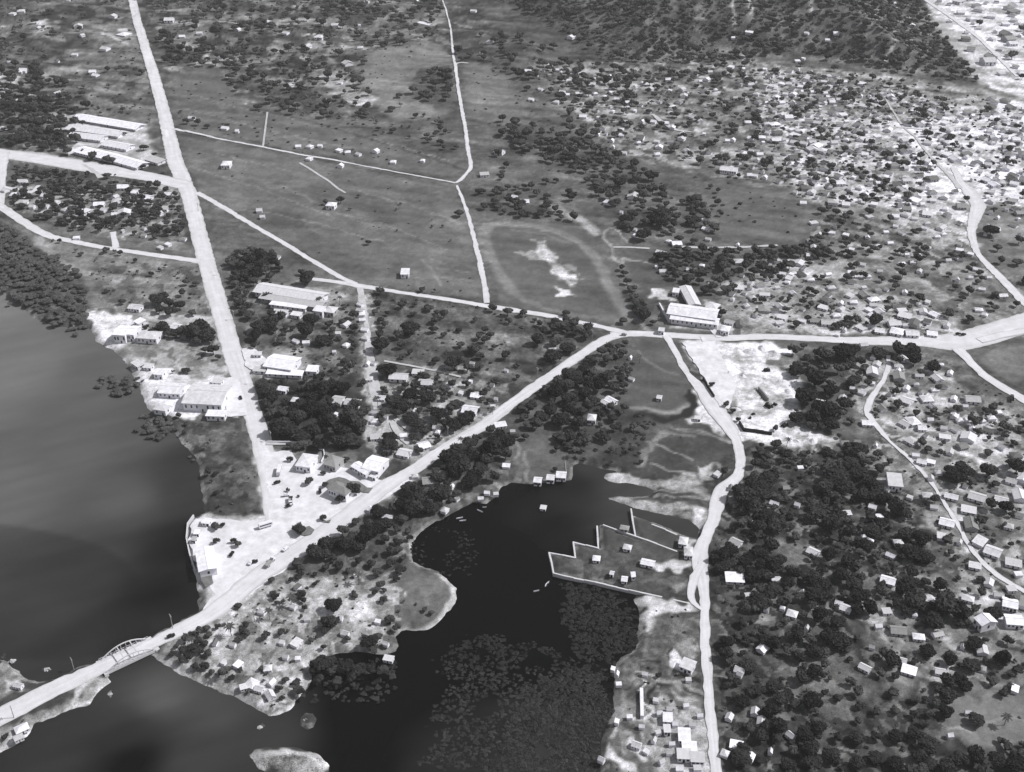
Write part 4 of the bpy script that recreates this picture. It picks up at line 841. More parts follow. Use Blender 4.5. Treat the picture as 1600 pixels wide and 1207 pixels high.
Bq("grey_house","pale square house deep in the grove by the marsh","house",(919,650),(931,651),7,4,1.5,'hip','roof1','wall')
Bq("long_shed","upper of two long white roofs side by side in the grove","shed",(949,620),(962,627),4,3,.8,'gable','roof0',nwin=2)
Bq("long_shed","lower of two long white roofs side by side in the grove","shed",(942,625),(956,633),4,3,.8,'gable','roof1',nwin=2)
Bq("hut","lonely white hut in the walled meadow","hut",(1027,619),(1034,620),4,2.5,.8,'gable','roof0',nwin=1)
Bq("houseboat","white hut moored at the tip of the quarry spit","hut",(1086,652),(1095,653),3,2,.5,'shed','roof0',nwin=1)
Bq("plot_hut","white hut in the second walled plot, ridge running inland","hut",(927,871),(937,872),3.8,2.1,.8,'hip','roof0',nwin=1,group="huts in the walled plots")
Bq("plot_hut","white hut in the middle of the walled plots below the upper wall","hut",(975,853),(986,855),3.8,2.1,.8,'hip','roof0',nwin=1,group="huts in the walled plots")
Bq("plot_hut","white hut with dark side standing next to a narrow shed in the plots","hut",(972,903),(980,904),3.8,2.1,.8,'gable','roof0',nwin=1,group="huts in the walled plots")
Bq("plot_hut","very narrow upright shed in the walled plots","hut",(989,894),(990,901),1.8,2.8,.4,'shed','roof0',nwin=0,group="huts in the walled plots")
Bq("plot_hut","tiny white hut near the lower plot wall","hut",(954,894),(959,895),2.5,2.2,.6,'gable','roof0',nwin=0,group="huts in the walled plots")
Bq("plot_hut","grey reed hut leaning on the upper plot wall over the water","hut",(970,823),(982,825),3.4,1.9,.6,'hip','roof2','wall2',1,group="huts in the walled plots")
Bq("plot_hut","long white shed at the head of the sandy track into the plots","hut",(1003,876),(1022,880),4.5,2.2,.7,'gable','roof0',nwin=2,group="huts in the walled plots")
Bq("gate_house","upper white house at the gate of the plots","house",(1062,843),(1074,845),6,3,1,'hip','roof0',nwin=2)
Bq("gate_house","lower white house at the gate of the plots","house",(1070,860),(1082,861),7,3,1,'hip','roof0',nwin=2)
Bq("raft_hut","pale square raft hut alone on the open pond","raft hut",(845,792),(853,793),3,1.8,.4,'shed','roof1',nwin=1,z=0.0)
Bq("stepped_house","square bright white house, topmost of the stepped group by the south road","house",(1061,1147),(1078,1148),7,3,.5,'shed','roof0',nwin=2,group="stepped white houses")
Bq("stepped_house","second white house down in the stepped group, long and low","house",(1067,1167),(1088,1168),6,3,.5,'shed','roof0',nwin=2,group="stepped white houses")
Bq("stepped_house","third white house down in the stepped group, narrow roof","house",(1059,1177),(1078,1178),5,3,.5,'shed','roof1',nwin=2,group="stepped white houses")
Bq("stepped_house","lowest white house of the stepped group, nearest the south road","house",(1080,1182),(1100,1183),5,3,.5,'shed','roof1',nwin=2,group="stepped white houses")
Bq("stepped_house","small roofless white unit above the stepped group","house",(1037,1120),(1050,1121),5,2.6,.4,'shed','roof0',nwin=1,group="stepped white houses")
Bq("stepped_house","grey block with black side wall between the yard and the stepped group","house",(1038,1138),(1047,1138),4,3,.4,'shed','roof1',nwin=1,group="stepped white houses")
Bq("long_shed","white shed with curved yard on the river side of the south road","shed",(1066,1034),(1084,1041),6,3.4,.6,'shed','roof0',nwin=2)
Bq("large_house","large grey roofed house with bright front wall amid dark woods","house",(1388,748),(1409,750),12,4.5,1.0,'shed','roof1',nwin=3)
Bq("large_barn","tall white gabled barn with pale grey yard in the south-east","barn",(1535,960),(1547,972),9,5,1.8,'gable','roof0',nwin=2)
Bq("large_barn","wide white roofed building at the south-east frame edge beside the tall barn","barn",(1572,966),(1598,968),7,3.4,1,'gable','roof0',nwin=3)
Bq("pond_house","long pale roofed house up the slope above the south-east barn","house",(1568,938),(1590,943),7,3.2,1.2,'gable','roof0',nwin=3)

# ------------------------------------------------------------------ ordinary houses: x, y, roof width in photo pixels, tone, [turn]
HS0 = """38,115,12,0 117,88,9,1 145,115,10,0 150,121,9,0 265,35,14,0 33,115,8,0 30,162,12,0 52,155,12,1 90,150,12,1 285,60,9,0 312,55,9,1 345,92,9,0 35,283,14,1 300,187,10,1 352,203,10,0 371,208,6,0 4,203,10,1 20,24,9,1
466,228,9,0 484,228,9,0 500,227,7,0 483,247,9,0 530,234,9,0 543,237,9,0 560,240,8,1 587,235,9,0 614,252,9,0 660,250,7,0 532,258,8,0 781,237,14,0 757,272,14,1 765,70,10,0 752,87,4,0 405,328,9,1 410,338,8,1 433,400,10,2 740,20,9,1 652,5,5,0 447,55,9,1 480,76,12,1 500,62,14,1
892,62,11,0 825,115,10,0 838,120,6,0 871,112,6,0 860,104,8,0 845,143,7,0 830,158,8,0 886,151,8,0 902,149,6,0 909,152,6,0 944,154,6,0 930,150,7,0 945,157,5,0 965,158,10,0 980,163,7,0 957,177,6,0 992,176,5,0 1014,176,7,0 971,206,8,0 971,214,8,0 1021,193,8,0 1040,195,10,0 1050,202,10,0 1066,212,8,0 934,213,5,0 947,212,4,0 956,219,6,0 958,229,5,0 998,222,7,0 1030,229,10,0 1027,240,9,0 975,238,9,1 1142,107,9,0 1160,110,7,0 1165,123,7,0 1094,130,5,0 1118,143,6,0 1047,144,6,0 1109,115,7,1 1171,273,8,0 1180,274,8,0 1195,276,8,0 1187,240,10,0 1173,215,9,0 1145,218,7,0 1137,219,7,0 1100,212,5,0 1170,57,12,0 1145,62,6,0 1246,98,8,0 1255,95,6,0 1292,67,7,0 1306,56,9,0 1260,57,7,0 1288,148,9,0 1250,138,8,0 1300,162,9,0 1345,153,5,0 1413,163,6,0 1424,43,9,0 1396,8,6,0
804,307,9,0 820,314,13,0 951,315,13,0 990,306,16,1 971,331,5,0 1100,341,8,0 1104,356,13,0 992,357,7,0 993,366,7,0 1009,366,5,0 1057,379,15,0 1045,375,8,0 1033,393,15,0 1107,372,9,1 1153,381,7,0 1026,415,4,0 1036,422,12,1 1080,420,14,1 1097,413,8,0 1155,407,15,1 1197,394,7,0 1109,442,5,0 864,545,12,1 877,543,6,1 985,557,6,0 987,590,9,1 973,548,10,2 791,577,5,0
1255,316,10,0 1302,315,16,1 1322,318,12,0 1320,334,7,0 1343,312,5,0 1352,303,9,0 1366,318,10,0 1420,318,7,0 1441,318,7,0 1458,312,9,0 1445,327,9,0 1477,325,9,0 1399,337,11,0 1430,340,9,1 1400,352,8,0 1445,355,8,0 1465,368,9,0 1475,364,8,0 1385,361,8,0 1356,369,8,0 1322,365,9,0 1300,362,10,0 1372,382,7,0 1391,378,9,0 1331,388,8,0 1267,397,13,0 1417,396,7,0 1436,397,8,0 1410,410,10,0 1427,408,9,0 1500,389,11,0 1517,395,9,0 1330,424,10,0 1347,411,12,1 1375,422,8,1 1357,430,8,0 1437,422,10,1 1482,405,9,1 1499,402,9,1 1527,419,12,0 1546,432,8,0 1535,450,10,0 1517,432,7,0 1496,435,8,1 1414,455,9,0 1267,435,11,0 1237,427,8,0 1334,470,12,0 1314,472,9,0 1307,491,12,0 1365,492,15,0,-60 1375,497,12,0,-60 1362,507,11,0,-60 1375,515,14,0,-20 1402,517,20,0,-25 1425,520,20,0 1457,520,16,0,-15 1415,506,10,1 1428,504,20,3 1450,500,12,3 1320,514,7,1 1309,521,7,0 1287,479,16,1 1450,470,10,1 1530,482,12,0 1539,490,9,0 1567,460,14,0 1404,577,9,0 1485,581,11,0 1405,570,14,1 1350,537,12,1 1364,597,7,0 1480,507,11,1
1347,611,12,0,-40 1317,620,12,1 1282,626,14,1 1332,605,8,0 1417,605,12,0 1461,607,11,0 1417,624,18,1,-40 1491,621,12,0 1454,654,9,0 1427,657,22,0,-75 1441,667,13,0 1415,660,16,1,-55 1492,647,15,0 1500,655,10,0 1520,667,11,0 1550,651,12,0 1560,642,11,0 1475,667,10,1 1477,681,17,0 1425,687,18,1,-55 1431,709,11,0,-10 1441,720,15,0,-25 1455,720,13,0,-25 1467,736,11,1 1369,694,5,0 1356,659,18,0 1364,790,12,0,-30 1372,807,18,0 1324,800,13,0 1404,845,14,0 1350,836,6,0 1360,843,11,0,-30 1392,866,14,0,-40 1210,785,13,0 1251,729,9,0 1230,760,14,2 1271,860,18,1,-40 1321,775,14,2 1450,772,16,1 1487,774,20,0,-25 1514,795,22,1,-20 1480,815,22,0,-25 1527,775,24,1,-30 1552,860,24,0,-35 1524,882,18,0,-20 1565,779,20,0,-25 1581,750,16,1,-30 1485,704,13,1 1472,836,16,1 1577,820,14,1 1422,775,9,1 1592,895,12,0 1350,895,12,2 1455,745,10,1 1320,690,12,2 1460,790,12,1 1500,845,10,1 1340,688,10,2
1213,904,15,0 1223,948,6,0 1322,948,18,0,-30 1238,957,16,0,-25 1261,979,7,1 1311,941,12,0 1388,905,22,0,-25 1430,958,9,0 1373,976,11,0 1436,993,18,0,-10 1363,1009,9,1 1421,1045,22,0,-25 1470,1047,16,1 1500,1063,18,1,-10 1587,1074,16,0 1513,933,18,0,-25 1581,918,14,1 1546,908,16,0 1485,1147,9,0 1513,1111,8,0 1236,1147,14,1,-50 1386,953,14,1 1352,1041,18,1,-40 1535,1042,12,1 1410,1030,14,1
1025,1092,5,1 1044,1119,6,0 975,904,7,0 1003,1133,5,0 1022,1154,9,1 964,1125,7,0 995,1162,14,0,-25 940,1185,10,0 1140,1118,13,0 1156,1052,7,0 1156,1045,16,1 1133,1175,13,0 1151,1162,20,0,-15 1172,1181,16,0 1169,928,10,1 1148,902,28,0,-4 958,1043,6,0 964,1051,4,0 967,1067,5,0 1008,1051,5,0 1182,817,14,0 1150,845,18,1,-40 1142,760,10,2 1204,1172,8,0 1198,950,6,1 1180,1110,14,1 1190,1125,16,1
441,606,4,0 525,645,5,0 488,618,5,1 595,620,14,0 585,643,8,1 585,656,12,0 586,681,15,1 604,702,10,0 630,679,11,0 682,666,12,1 684,673,9,0 662,694,18,0,25 745,616,18,0 735,640,24,0 770,633,8,0 775,622,6,1 672,750,24,2 782,662,18,0,15 775,674,14,0,-15 791,726,12,0 742,748,12,0 695,795,12,1 751,777,9,0 672,781,8,0 632,706,20,1,-20 623,589,28,1 653,580,18,1 665,597,22,1,-8 738,566,8,1 744,615,14,0 574,567,8,0 584,566,7,0 576,590,13,1 735,594,5,0 582,795,15,0,-35 605,806,14,0,-20 761,768,9,0 775,770,8,1 790,705,12,2 801,672,8,1 648,742,10,1 700,600,8,1 720,612,9,1 707,665,8,1 690,640,10,1 650,640,10,1 603,650,6,1
563,474,10,0 563,483,12,1 564,489,12,0 566,498,10,0 570,513,11,0 571,526,12,1 577,545,10,1 541,537,11,0 528,519,9,1 462,531,10,0 478,533,11,0 540,505,14,1 522,548,6,0
34,305,7,0 34,316,16,1 70,305,10,0 70,311,8,0 87,315,10,1 70,321,12,1 102,327,10,1 132,330,16,0 155,319,16,0 162,327,9,0 180,307,9,1 183,315,16,1 192,292,16,0 194,332,16,0,-80 179,334,9,0 119,370,10,0 50,322,8,1 159,352,8,0 230,308,14,0 262,303,14,0 257,325,14,1 225,355,6,1 262,380,10,0 250,385,9,1 240,322,6,0 210,300,10,0 130,293,8,0 112,322,6,1 22,303,12,0 8,296,9,0
1031,1112,8,0,0 1046,1106,9,1,0 1055,1129,8,0,0 1029,1142,7,1,20 1050,1160,9,0,5 1046,1174,8,1,0 1082,1130,10,1,0 1094,1116,8,0,0 1090,1198,12,1,0 1062,1198,12,0,0 1034,1188,9,1,30 984,1118,7,0,0 1076,1060,7,1,0 1010,1172,9,0,-40 1072,1100,7,0,10 372,1036,14,0 463,1002,17,0 393,1066,18,0,-30 405,1074,14,0,-20 422,1084,16,0,-60 424,1064,12,0,60 418,1042,13,0 446,1024,9,1 465,1027,5,0 382,1071,15,0,20 349,1033,7,1 603,1004,9,0 590,969,9,0 607,1027,16,1 28,1069,14,0 33,1136,20,0,35 28,1150,14,1,35 440,1002,8,1 480,965,10,1"""
TN = ['roof0', 'roof1', 'roof2', 'roof3']; TW = ['white-roofed', 'pale-roofed', 'grey-roofed', 'dark-roofed']
HOUSES = []
def zfor(h): return LAND+h
for tok in HS0.split():
    a = tok.split(','); x, y, wpx, tn = float(a[0]), float(a[1]), float(a[2]), int(a[3])
    if y < 215: X0, Y0, Z0 = at(x, y)
    else: X0, Y0 = flat(x, y, LAND+2.6); Z0 = LAND
    rz = R(float(a[4])) if len(a) > 4 else R(random.choice([-14, -6, 4, -24, -34, 8, 62, 74])); Lm = wpx*mpp(Y0)*0.95
    HOUSES.append(dict(x=X0, y=Y0, z=Z0, L=max(2.6, Lm), tone=tn, rz=rz, px=x, py=y, wpx=wpx))
def road_clear(x, y, pad):
    for q, hw in KEEP:
        d = (q[:, 0]-x)**2+(q[:, 1]-y)**2
        if d.min() < (hw+pad)**2: return False
    return True
def poly_clear(x, y): return not any(inpoly(q, x, y) for q in KEEP_P)
TOWN = [([(830,110),(960,120),(1180,105),(1180,290),(1050,250),(960,215),(870,165)],12,.24,(4,7)),
        ([(1180,105),(1280,112),(1380,140),(1500,170),(1600,230),(1600,330),(1500,390),(1400,330),(1250,310),(1170,260)],9.5,.52,(4.0,8.0)),
        ([(1530,150),(1640,210),(1640,320),(1560,290)],12,.6,(6,11)),
        ([(1440,-10),(1640,-20),(1640,190),(1550,120)],20,.6,(7,14)),
        ([(1130,440),(1250,400),(1430,470),(1500,520),(1240,525),(1120,512)],8.5,.5,(4.5,8)),
        ([(1330,560),(1480,555),(1530,640),(1560,700),(1460,690),(1350,640)],8.5,.5,(4.5,8)),
        ([(1480,640),(1640,690),(1640,1000),(1520,960),(1460,800)],10.5,.42,(4.5,8.5)),
        ([(1380,880),(1500,900),(1560,1060),(1400,1060)],9.5,.36,(3.5,7)),
        ([(1120,720),(1440,740),(1480,1000),(1130,1180)],14,.26,(3,5.5)),([(470,900),(640,880),(600,1000),(300,1030)],9,.2,(2.5,4.5)),([(590,790),(740,700),(800,690),(700,800)],9,.3,(3,5.5)),
        ([(585,600),(700,565),(790,600),(690,700),(620,720)],12,.20,(3.5,6)),
        ([(1300,300),(1400,340),(1500,400),(1500,460),(1380,420),(1240,380)],13,.22,(4,7)),
        ([(20,300),(280,295),(290,385),(150,360)],13,.18,(4,7)),([(0,0),(200,0),(150,140),(0,230)],30,.14,(6,9)),([(240,0),(600,0),(560,180),(400,170)],34,.13,(6,9))]
for poly, sp, pr, (l0, l1) in TOWN:
    q = W(EX(poly)); xs = [p[0] for p in q]; ys = [p[1] for p in q]; gx = min(xs)
    while gx < max(xs):
        gy = min(ys)
        while gy < max(ys):
            x = gx+random.uniform(-.4, .4)*sp; y = gy+random.uniform(-.4, .4)*sp; gy += sp*1.1
            if random.random() > pr or not inpoly(q, x, y): continue
            if any(abs(h['x']-x) < sp*.8 and abs(h['y']-y) < sp*.8 for h in HOUSES): continue
            if not road_clear(x, y, 3.5) or not poly_clear(x, y): continue
            z = float(hfun(x, y)); L = l0*.75+(l1*1.15-l0*.75)*random.random()**1.5; px, py = topx(x, y, z)
            HOUSES.append(dict(x=x, y=y, z=z, L=L, tone=random.choices([0,1,2,3],[2.6,4.2,4,1.6])[0], rz=R(random.choice([-20,-8,5,-30,60,-55,15,80,-75,48])), px=px, py=py, wpx=L/mpp(y)))
        gx += sp
VAR = {}
def hvar(k, tn):
    if (k, tn) not in VAR:
        kind, Wd, h, rise = [('gable',6.8,2.4,1.4),('hip',7.6,2.3,1.4),('shed',6.6,2.4,.6),('gable',8.0,2.5,1.6)][k]
        VAR[k, tn] = house_meshes(10, Wd, h, rise, kind, M[TN[tn]], M['wall' if tn < 2 else 'wall2'], 2)
    return VAR[k, tn]
KW = ['gabled', 'hipped', 'flat-topped', 'deep gabled']
for h in HOUSES: h['k'] = random.choices([0,1,2,3],[4,2,2,2])[0]
HOUSES = [h for h in HOUSES if -60 < h['px'] < 1800 and -60 < h['py'] < 1260]
inv = [h for h in HOUSES if 3 < h['px'] < 1597 and 3 < h['py'] < 1204]
inv.sort(key=lambda h: -h['wpx']); NH = 215
indiv = inv[:NH]; rest = inv[NH:]+[h for h in HOUSES if h not in inv]
for h in indiv:
    h['look'] = (("broad " if h['wpx'] > 17 else "small " if h['wpx'] < 10 else "")+f"{TW[h['tone']]} {KW[h['k']]}")
label_all(indiv, "house")
for h in indiv:
    s = h['L']/10; far_ = 1.35 if h['py'] < 340 else 1.1; root = link("house", None, loc=(h['x'], h['y'], h['z']-.05), rz=h['rz'], sc=(s, s*random.uniform(.85, 1.2)*far_, max(s, .7)*far_))
    put_parts(hvar(h['k'], h['tone']), root); tag(root, h['label'], "house", "small houses of the town and villages")
for h in HOUSES: HB.append((h['x'], h['y'], h['L']*.42))
vs, fs, mi = [], [], []; n0 = 0
for h in rest:
    P = hvar(h['k'], h['tone']); s = h['L']/10; fr = 1.4 if h['py'] < 340 else 1.1; c, sn = math.cos(h['rz']), math.sin(h['rz'])
    for me, mk in ((P['wall'], 4), (P['roof'], h['tone'])):
        for v in me.vertices:
            x, y, z = v.co.x*s, v.co.y*s*fr, v.co.z*max(s, .7)*fr; vs.append((h['x']+x*c-y*sn, h['y']+x*sn+y*c, h['z']+z-.05))
        for p in me.polygons: fs.append([n0+i for i in p.vertices]); mi.append(mk)
        n0 += len(me.vertices)
me = bpy.data.meshes.new("distant_houses"); me.from_pydata(vs, [], fs)
for m_ in TN: me.materials.append(M[m_])
me.materials.append(M['wall']); me.polygons.foreach_set("material_index", mi); me.update()
o = link("distant_houses", me); tag(o, "crowd of tiny pale roofs of the far town beyond counting", "houses", kind="stuff")

# ================================================================== bridge
p0 = flat(161, 1042, 2.1); p1 = flat(238, 1006, 2.1); BL = math.hypot(p1[0]-p0[0], p1[1]-p0[1]); brz = math.atan2(p1[1]-p0[1], p1[0]-p0[0])
br = link("arch_bridge", None, loc=(p0[0], p0[1], 0), rz=brz); tag(br, "white bowstring arch bridge carrying the road over the narrow channel", "bridge")
link("deck", MB().box(0,BL,-5.0,5.0,1.0,2.03).box(0,BL,-5.3,-5.0,.8,2.3).box(0,BL,5.0,5.3,.8,2.3).mesh("deck", M['concrete']), br)
for s in (-1, 1):
    link("abutment", MB().box(-1.5 if s < 0 else BL-.5, .5 if s < 0 else BL+1.5, -5.8, 5.8, -2, 1.98).mesh("abutment", M['concrete']), br)
    rl = MB()
    for k in range(int(BL/2)+1): rl.box(k*2-.08, k*2+.08, s*5.15-.08, s*5.15+.08, 2.3, 3.2)
    rl.bar((0,s*5.15,3.25),(BL,s*5.15,3.25),.16,.14); link("railing", rl.mesh("railing", M['concrete']), br)
    az = lambda t: 2.2+4.3*4*t*(1-t)
    ar = MB(); N = 22
    for k in range(N):
        t, u = k/N, (k+1)/N; ar.bar((1+t*(BL-2),s*4.75,az(t)),(1+u*(BL-2),s*4.75,az(u)),.4,.5)
    link("arch", ar.mesh("arch", M['concrete']), br)
    for k in range(1, 9):
        t = k/9; link("hanger", MB().bar((1+t*(BL-2),s*4.75,2.1),(1+t*(BL-2),s*4.75,az(t)-.2),.2).mesh("hanger", M['concrete']), br)
for t in (.36, .64):
    link("cross_brace", MB().bar((1+t*(BL-2),-4.6,az(t)-.1),(1+t*(BL-2),4.6,az(t)-.1),.4,.5).mesh("cross_brace", M['concrete']), br)
# ================================================================== walls and banks
def wallthing(name, label, cat, pts, th, h, m='wall', z0=-0.5, z=LAND, group=None, rag=0.0):
    q = [flat(x, y, z) for x, y in pts]; c = q[0]; mb = MB()
    for i in range(len(q)-1):
        a, b = Vector((q[i][0]-c[0], q[i][1]-c[1], 0)), Vector((q[i+1][0]-c[0], q[i+1][1]-c[1], 0)); d = (b-a).normalized(); n = max(1, int((b-a).length/5))
        for k in range(n):
            s0 = a+(b-a)*(k/n)-(d*th*.49 if k == 0 and i else d*0); s1 = a+(b-a)*((k+1)/n)
            hh = h*(1+random.uniform(-.08, .08)); t2 = th*(1+random.uniform(-rag, rag))
            mb.bar(s0+Vector((0,0,hh/2)), s1+Vector((0,0,hh/2)), t2, hh)
    o = link(name, mb.mesh(name, M[m]), loc=(c[0], c[1], z0)); return tag(o, label, cat, group)
wallthing("dyke_wall","long stepped white dyke wall zigzagging round the filled pond plots","dyke",[(1090,946),(1052,937),(1000,926),(930,910),(880,900),(865,896),(862,880),(858,864),(880,868),(899,872),(896,847),(935,857),(933,822)],.95,2.6,'concrete',-.5,group="dykes round the pond plots",rag=.15)
wallthing("dyke_wall","straight slanting dyke wall dividing the upper and lower pond plots","dyke",[(942,820),(975,832),(1010,844),(1058,862)],.95,2.6,'concrete',-.5,group="dykes round the pond plots",rag=.15)
wallthing("dyke_wall","short cross dyke wall reaching up to the lower sandbar","dyke",[(986,795),(989,815),(993,838)],.95,2.6,'concrete',-.5,group="dykes round the pond plots",rag=.15)
wallthing("dyke_wall","thin pale dyke running inland above the plot gate houses","dyke",[(1018,820),(1040,828),(1058,836)],.9,2.8,'concrete',-.5,group="dykes round the pond plots",rag=.15)
wallthing("ruined_wall","tall broken white wall standing alone near the southern mangroves","wall",[(1002,1080),(1003,1124)],1.6,2.2,'wall',LAND)
wallthing("yard_wall","white forecourt wall on the river side of the market hall","wall",[(1030,477),(1037,490),(1046,505)],1.0,2.0,'wall',LAND)
wallthing("quay_wall","pale quay wall edging the wharf lot against the river","wall",[(303,809),(294,822),(292,845),(297,869),(306,897)],.8,2.6,'concrete',-.4,z=0)
wallthing("boundary_wall","thin white orchard boundary wall beside the highway junction","wall",[(418,692),(470,693)],.5,1.4,'wall',LAND)
wallthing("boundary_wall","curved white wall round the bus station yard","wall",[(498,702),(506,705),(507,714),(502,724)],.5,1.4,'wall',LAND)
wallthing("quarry_dark_strip","black strip along the canal road edge of the quarry","dark strip",[(1098,593),(1106,607),(1116,622)],.5,2.2,'dark',LAND)  # plain black strip set along the quarry edge
wallthing("quarry_dark_strip","black shade strip bent round the foot of the quarry","dark strip",[(1155,662),(1162,674),(1180,676),(1206,680)],1.0,2.2,'dark',LAND)  # black strip added in place of the embankment's shadow
wallthing("conveyor","grey quarry conveyor slanting down to a black hopper","conveyor",[(1185,609),(1193,618),(1200,627)],.9,2.5,'paint2',LAND)
wallthing("row_of_stakes","thin pale pole jetty beside the largest cabin","jetty",[(882,720),(885,745)],.4,2.6,'wood',-.2,z=0)
# small dark machines and hoppers in the quarry
def machine(label, px, py, s, rz):
    x, y = flat(px, py); r = link("quarry_machine", None, loc=(x, y, LAND), rz=rz); tag(r, label, "machine", "machines in the quarry")
    link("body", MB().box(-2.2*s,2.2*s,-1.1*s,1.1*s,.6*s,2.2*s).mesh("body", M['tyre']), r)
    link("cab", MB().box(.2*s,1.6*s,-.9*s,.9*s,2.25*s,3.3*s).mesh("cab", M['paint2']), r)
    for sd in (-1, 1): link("track", MB().box(-2.4*s,2.4*s,sd*1.3*s-.35*s,sd*1.3*s+.35*s,0,.9*s).mesh("track", M['tyre']), r)
machine("black hopper machine at the foot of the quarry conveyor",1201,636,1.1,R(-55)); machine("small dark machine beside the black hopper",1211,633,.6,R(-40))
machine("dark digger near the quarry's upper edge",1198,580,.9,R(10)); machine("tiny dark machine alone on the quarry floor",1177,648,.5,R(20)); machine("tiny machine just below the one alone on the quarry floor",1172,654,.5,R(70))
machine("dark machine pair at the wooded corner of the quarry",1226,666,.9,R(40))
# ================================================================== vehicles, boats, poles
def wheels(r, xs, hw, rad):
    for x in xs:
        for sd in (-1, 1):
            mb = MB(); mb.tube([(x,sd*hw-.14,rad),(x,sd*hw+.14,rad)],[rad,rad],12); link("wheel", mb.mesh("wheel", M['tyre']), r)
def vroot(name, px, py, rz, label, cat, grp="vehicles on the plaza"):
    x, y = flat(px, py, LAND+1); return tag(link(name, None, loc=(x, y, LAND+LIFT[0]+.01), rz=R(rz)), label, cat, grp)
def bus(px, py, rz, label, L=9.0):
    r = vroot("bus", px, py, rz, label, "bus"); b = MB().box(-L/2,L/2,-1.2,1.2,.5,2.7).box(-L/2+.15,L/2-.3,-1.1,1.1,2.7,2.95)
    link("body", b.mesh("body", M['white']), r)
    for sd in (-1, 1): link("window_band", MB().box(-L/2+.4,L/2-.6,sd*1.21-.02,sd*1.21+.02,1.55,2.35).mesh("window_band", M['glass']), r)
    link("windscreen", MB().box(L/2,L/2+.04,-1.0,1.0,1.4,2.4).mesh("windscreen", M['glass']), r); wheels(r, (-L*.3, L*.32), 1.05, .48)
def truck(px, py, rz, label, L=7.0, m='paint2'):
    r = vroot("truck", px, py, rz, label, "truck")
    link("cab", MB().box(L/2-1.8,L/2-.6,-1.05,1.05,.7,2.5).box(L/2-.6,L/2+.5,-.9,.9,.7,1.5).mesh("cab", M['white']), r)
    link("windscreen", MB().box(L/2-.6,L/2-.56,-.9,.9,1.6,2.3).mesh("windscreen", M['glass']), r)
    link("cargo_bed", MB().box(-L/2,L/2-2.0,-1.15,1.15,.8,1.0).box(-L/2,L/2-2.0,-1.15,-1.05,1.0,1.8).box(-L/2,L/2-2.0,1.05,1.15,1.0,1.8).box(-L/2,-L/2+.1,-1.04,1.04,1.0,1.8).mesh("cargo_bed", M[m]), r)
    wheels(r, (-L*.3, L*.36), 1.0, .45)
def car(px, py, rz, label, m='paint2', grp="vehicles on the plaza"):
    r = vroot("car", px, py, rz, label, "car", grp)
    link("body", MB().box(-2.1,2.1,-.85,.85,.35,.95).add([(-1.3,-.8,.95),(.8,-.8,.95),(.8,.8,.95),(-1.3,.8,.95),(-.9,-.65,1.5),(.4,-.65,1.5),(.4,.65,1.5),(-.9,.65,1.5)],[(4,5,6,7),(0,1,5,4),(1,2,6,5),(2,3,7,6),(3,0,4,7)]).mesh("body", M[m]), r)
    link("windscreen", MB().add([(.82,-.7,.98),(.82,.7,.98),(.46,.6,1.46),(.46,-.6,1.46)],[(0,1,2,3)]).mesh("windscreen", M['glass']), r); wheels(r, (-1.3, 1.3), .8, .32)
bus(436.5, 737, 92, "long pale bus parked end-on near the highway side of the plaza")
truck(454, 784, -78, "flatbed truck with white cab stopped in the middle of the plaza", 7.5)
truck(422, 880, 70, "grey flatbed truck driving up the lower throat of the plaza", 8)
car(446, 858, 60, "small pale car beside the plaza's lower traffic island", 'white')
car(447, 774, 10, "white car just above the flatbed truck on the plaza", 'white')
car(397, 878, 20, "dark car in the middle of the wharf lot", 'tyre'); car(362, 866, 80, "tiny dark car near the wharf shed", 'tyre'); car(452, 790, 40, "dark car at the tail of the flatbed truck", 'tyre')
car(500, 768, 100, "dark car at the river end of the plaza hall", 'tyre'); car(392, 879, 70, "pale car next to the dark one in the wharf lot", 'white')
car(874, 592, 35, "dark car on the diagonal road beside the grove", 'paint2', "vehicles on the roads"); car(975, 523, -10, "grey car turning at the road junction by the oval", 'paint2', "vehicles on the roads")
car(267, 994, 28, "tiny dark car on the road just past the bridge", 'tyre', "vehicles on the roads"); car(376, 622, -70, "tiny dark car on the highway beside the warehouses", 'tyre', "vehicles on the roads")
car(1497, 522, 5, "dark car at the wide crossroads", 'tyre', "vehicles on the roads"); car(1505, 523, 15, "second dark car close by at the wide crossroads", 'tyre', "vehicles on the roads"); bus(415, 822, 28, "pale bus turning into the wharf lot at the plaza corner", 8)
car(433, 754, 30, "tiny dark car between the bus and the middle of the plaza", 'tyre')
truck(1581, 623, 70, "dark truck on the road near the frame's eastern edge", 8, 'tyre')
def boat(px, py, L, rz, label):
    x, y = flat(px, py, .2); n = 10; hull = MB(); V = []
    for k in range(n+1):
        t = k/n*2-1; w2 = .11*L*(1-abs(t)**2.4)+.02; sh = .35*t*t
        V += [(t*L/2,-w2,.45+sh),(t*L/2,-w2*.5,-.1+sh*.5),(t*L/2,w2*.5,-.1+sh*.5),(t*L/2,w2,.45+sh)]
    hull.add(V, [(4*k+j,4*k+4+j,4*k+5+j,4*k+1+j) for k in range(n) for j in range(3)])
    r = tag(link("canoe", None, loc=(x, y, .05), rz=R(rz)), label, "canoe", "canoes on the pond")
    link("hull", hull.mesh("hull", M['white']), r)
    for t in (-.2, .15): link("thwart", MB().box(t*L-.12,t*L+.12,-.095*L,.095*L,.3,.38).mesh("thwart", M['wood']), r)
boat(718,810,4.2,20,"white canoe on the pond, upper of a close pair"); boat(723,814,4.0,12,"white canoe on the pond, lower of a close pair"); boat(750,799,4.4,-35,"slim canoe drifting apart off the pond's village shore")
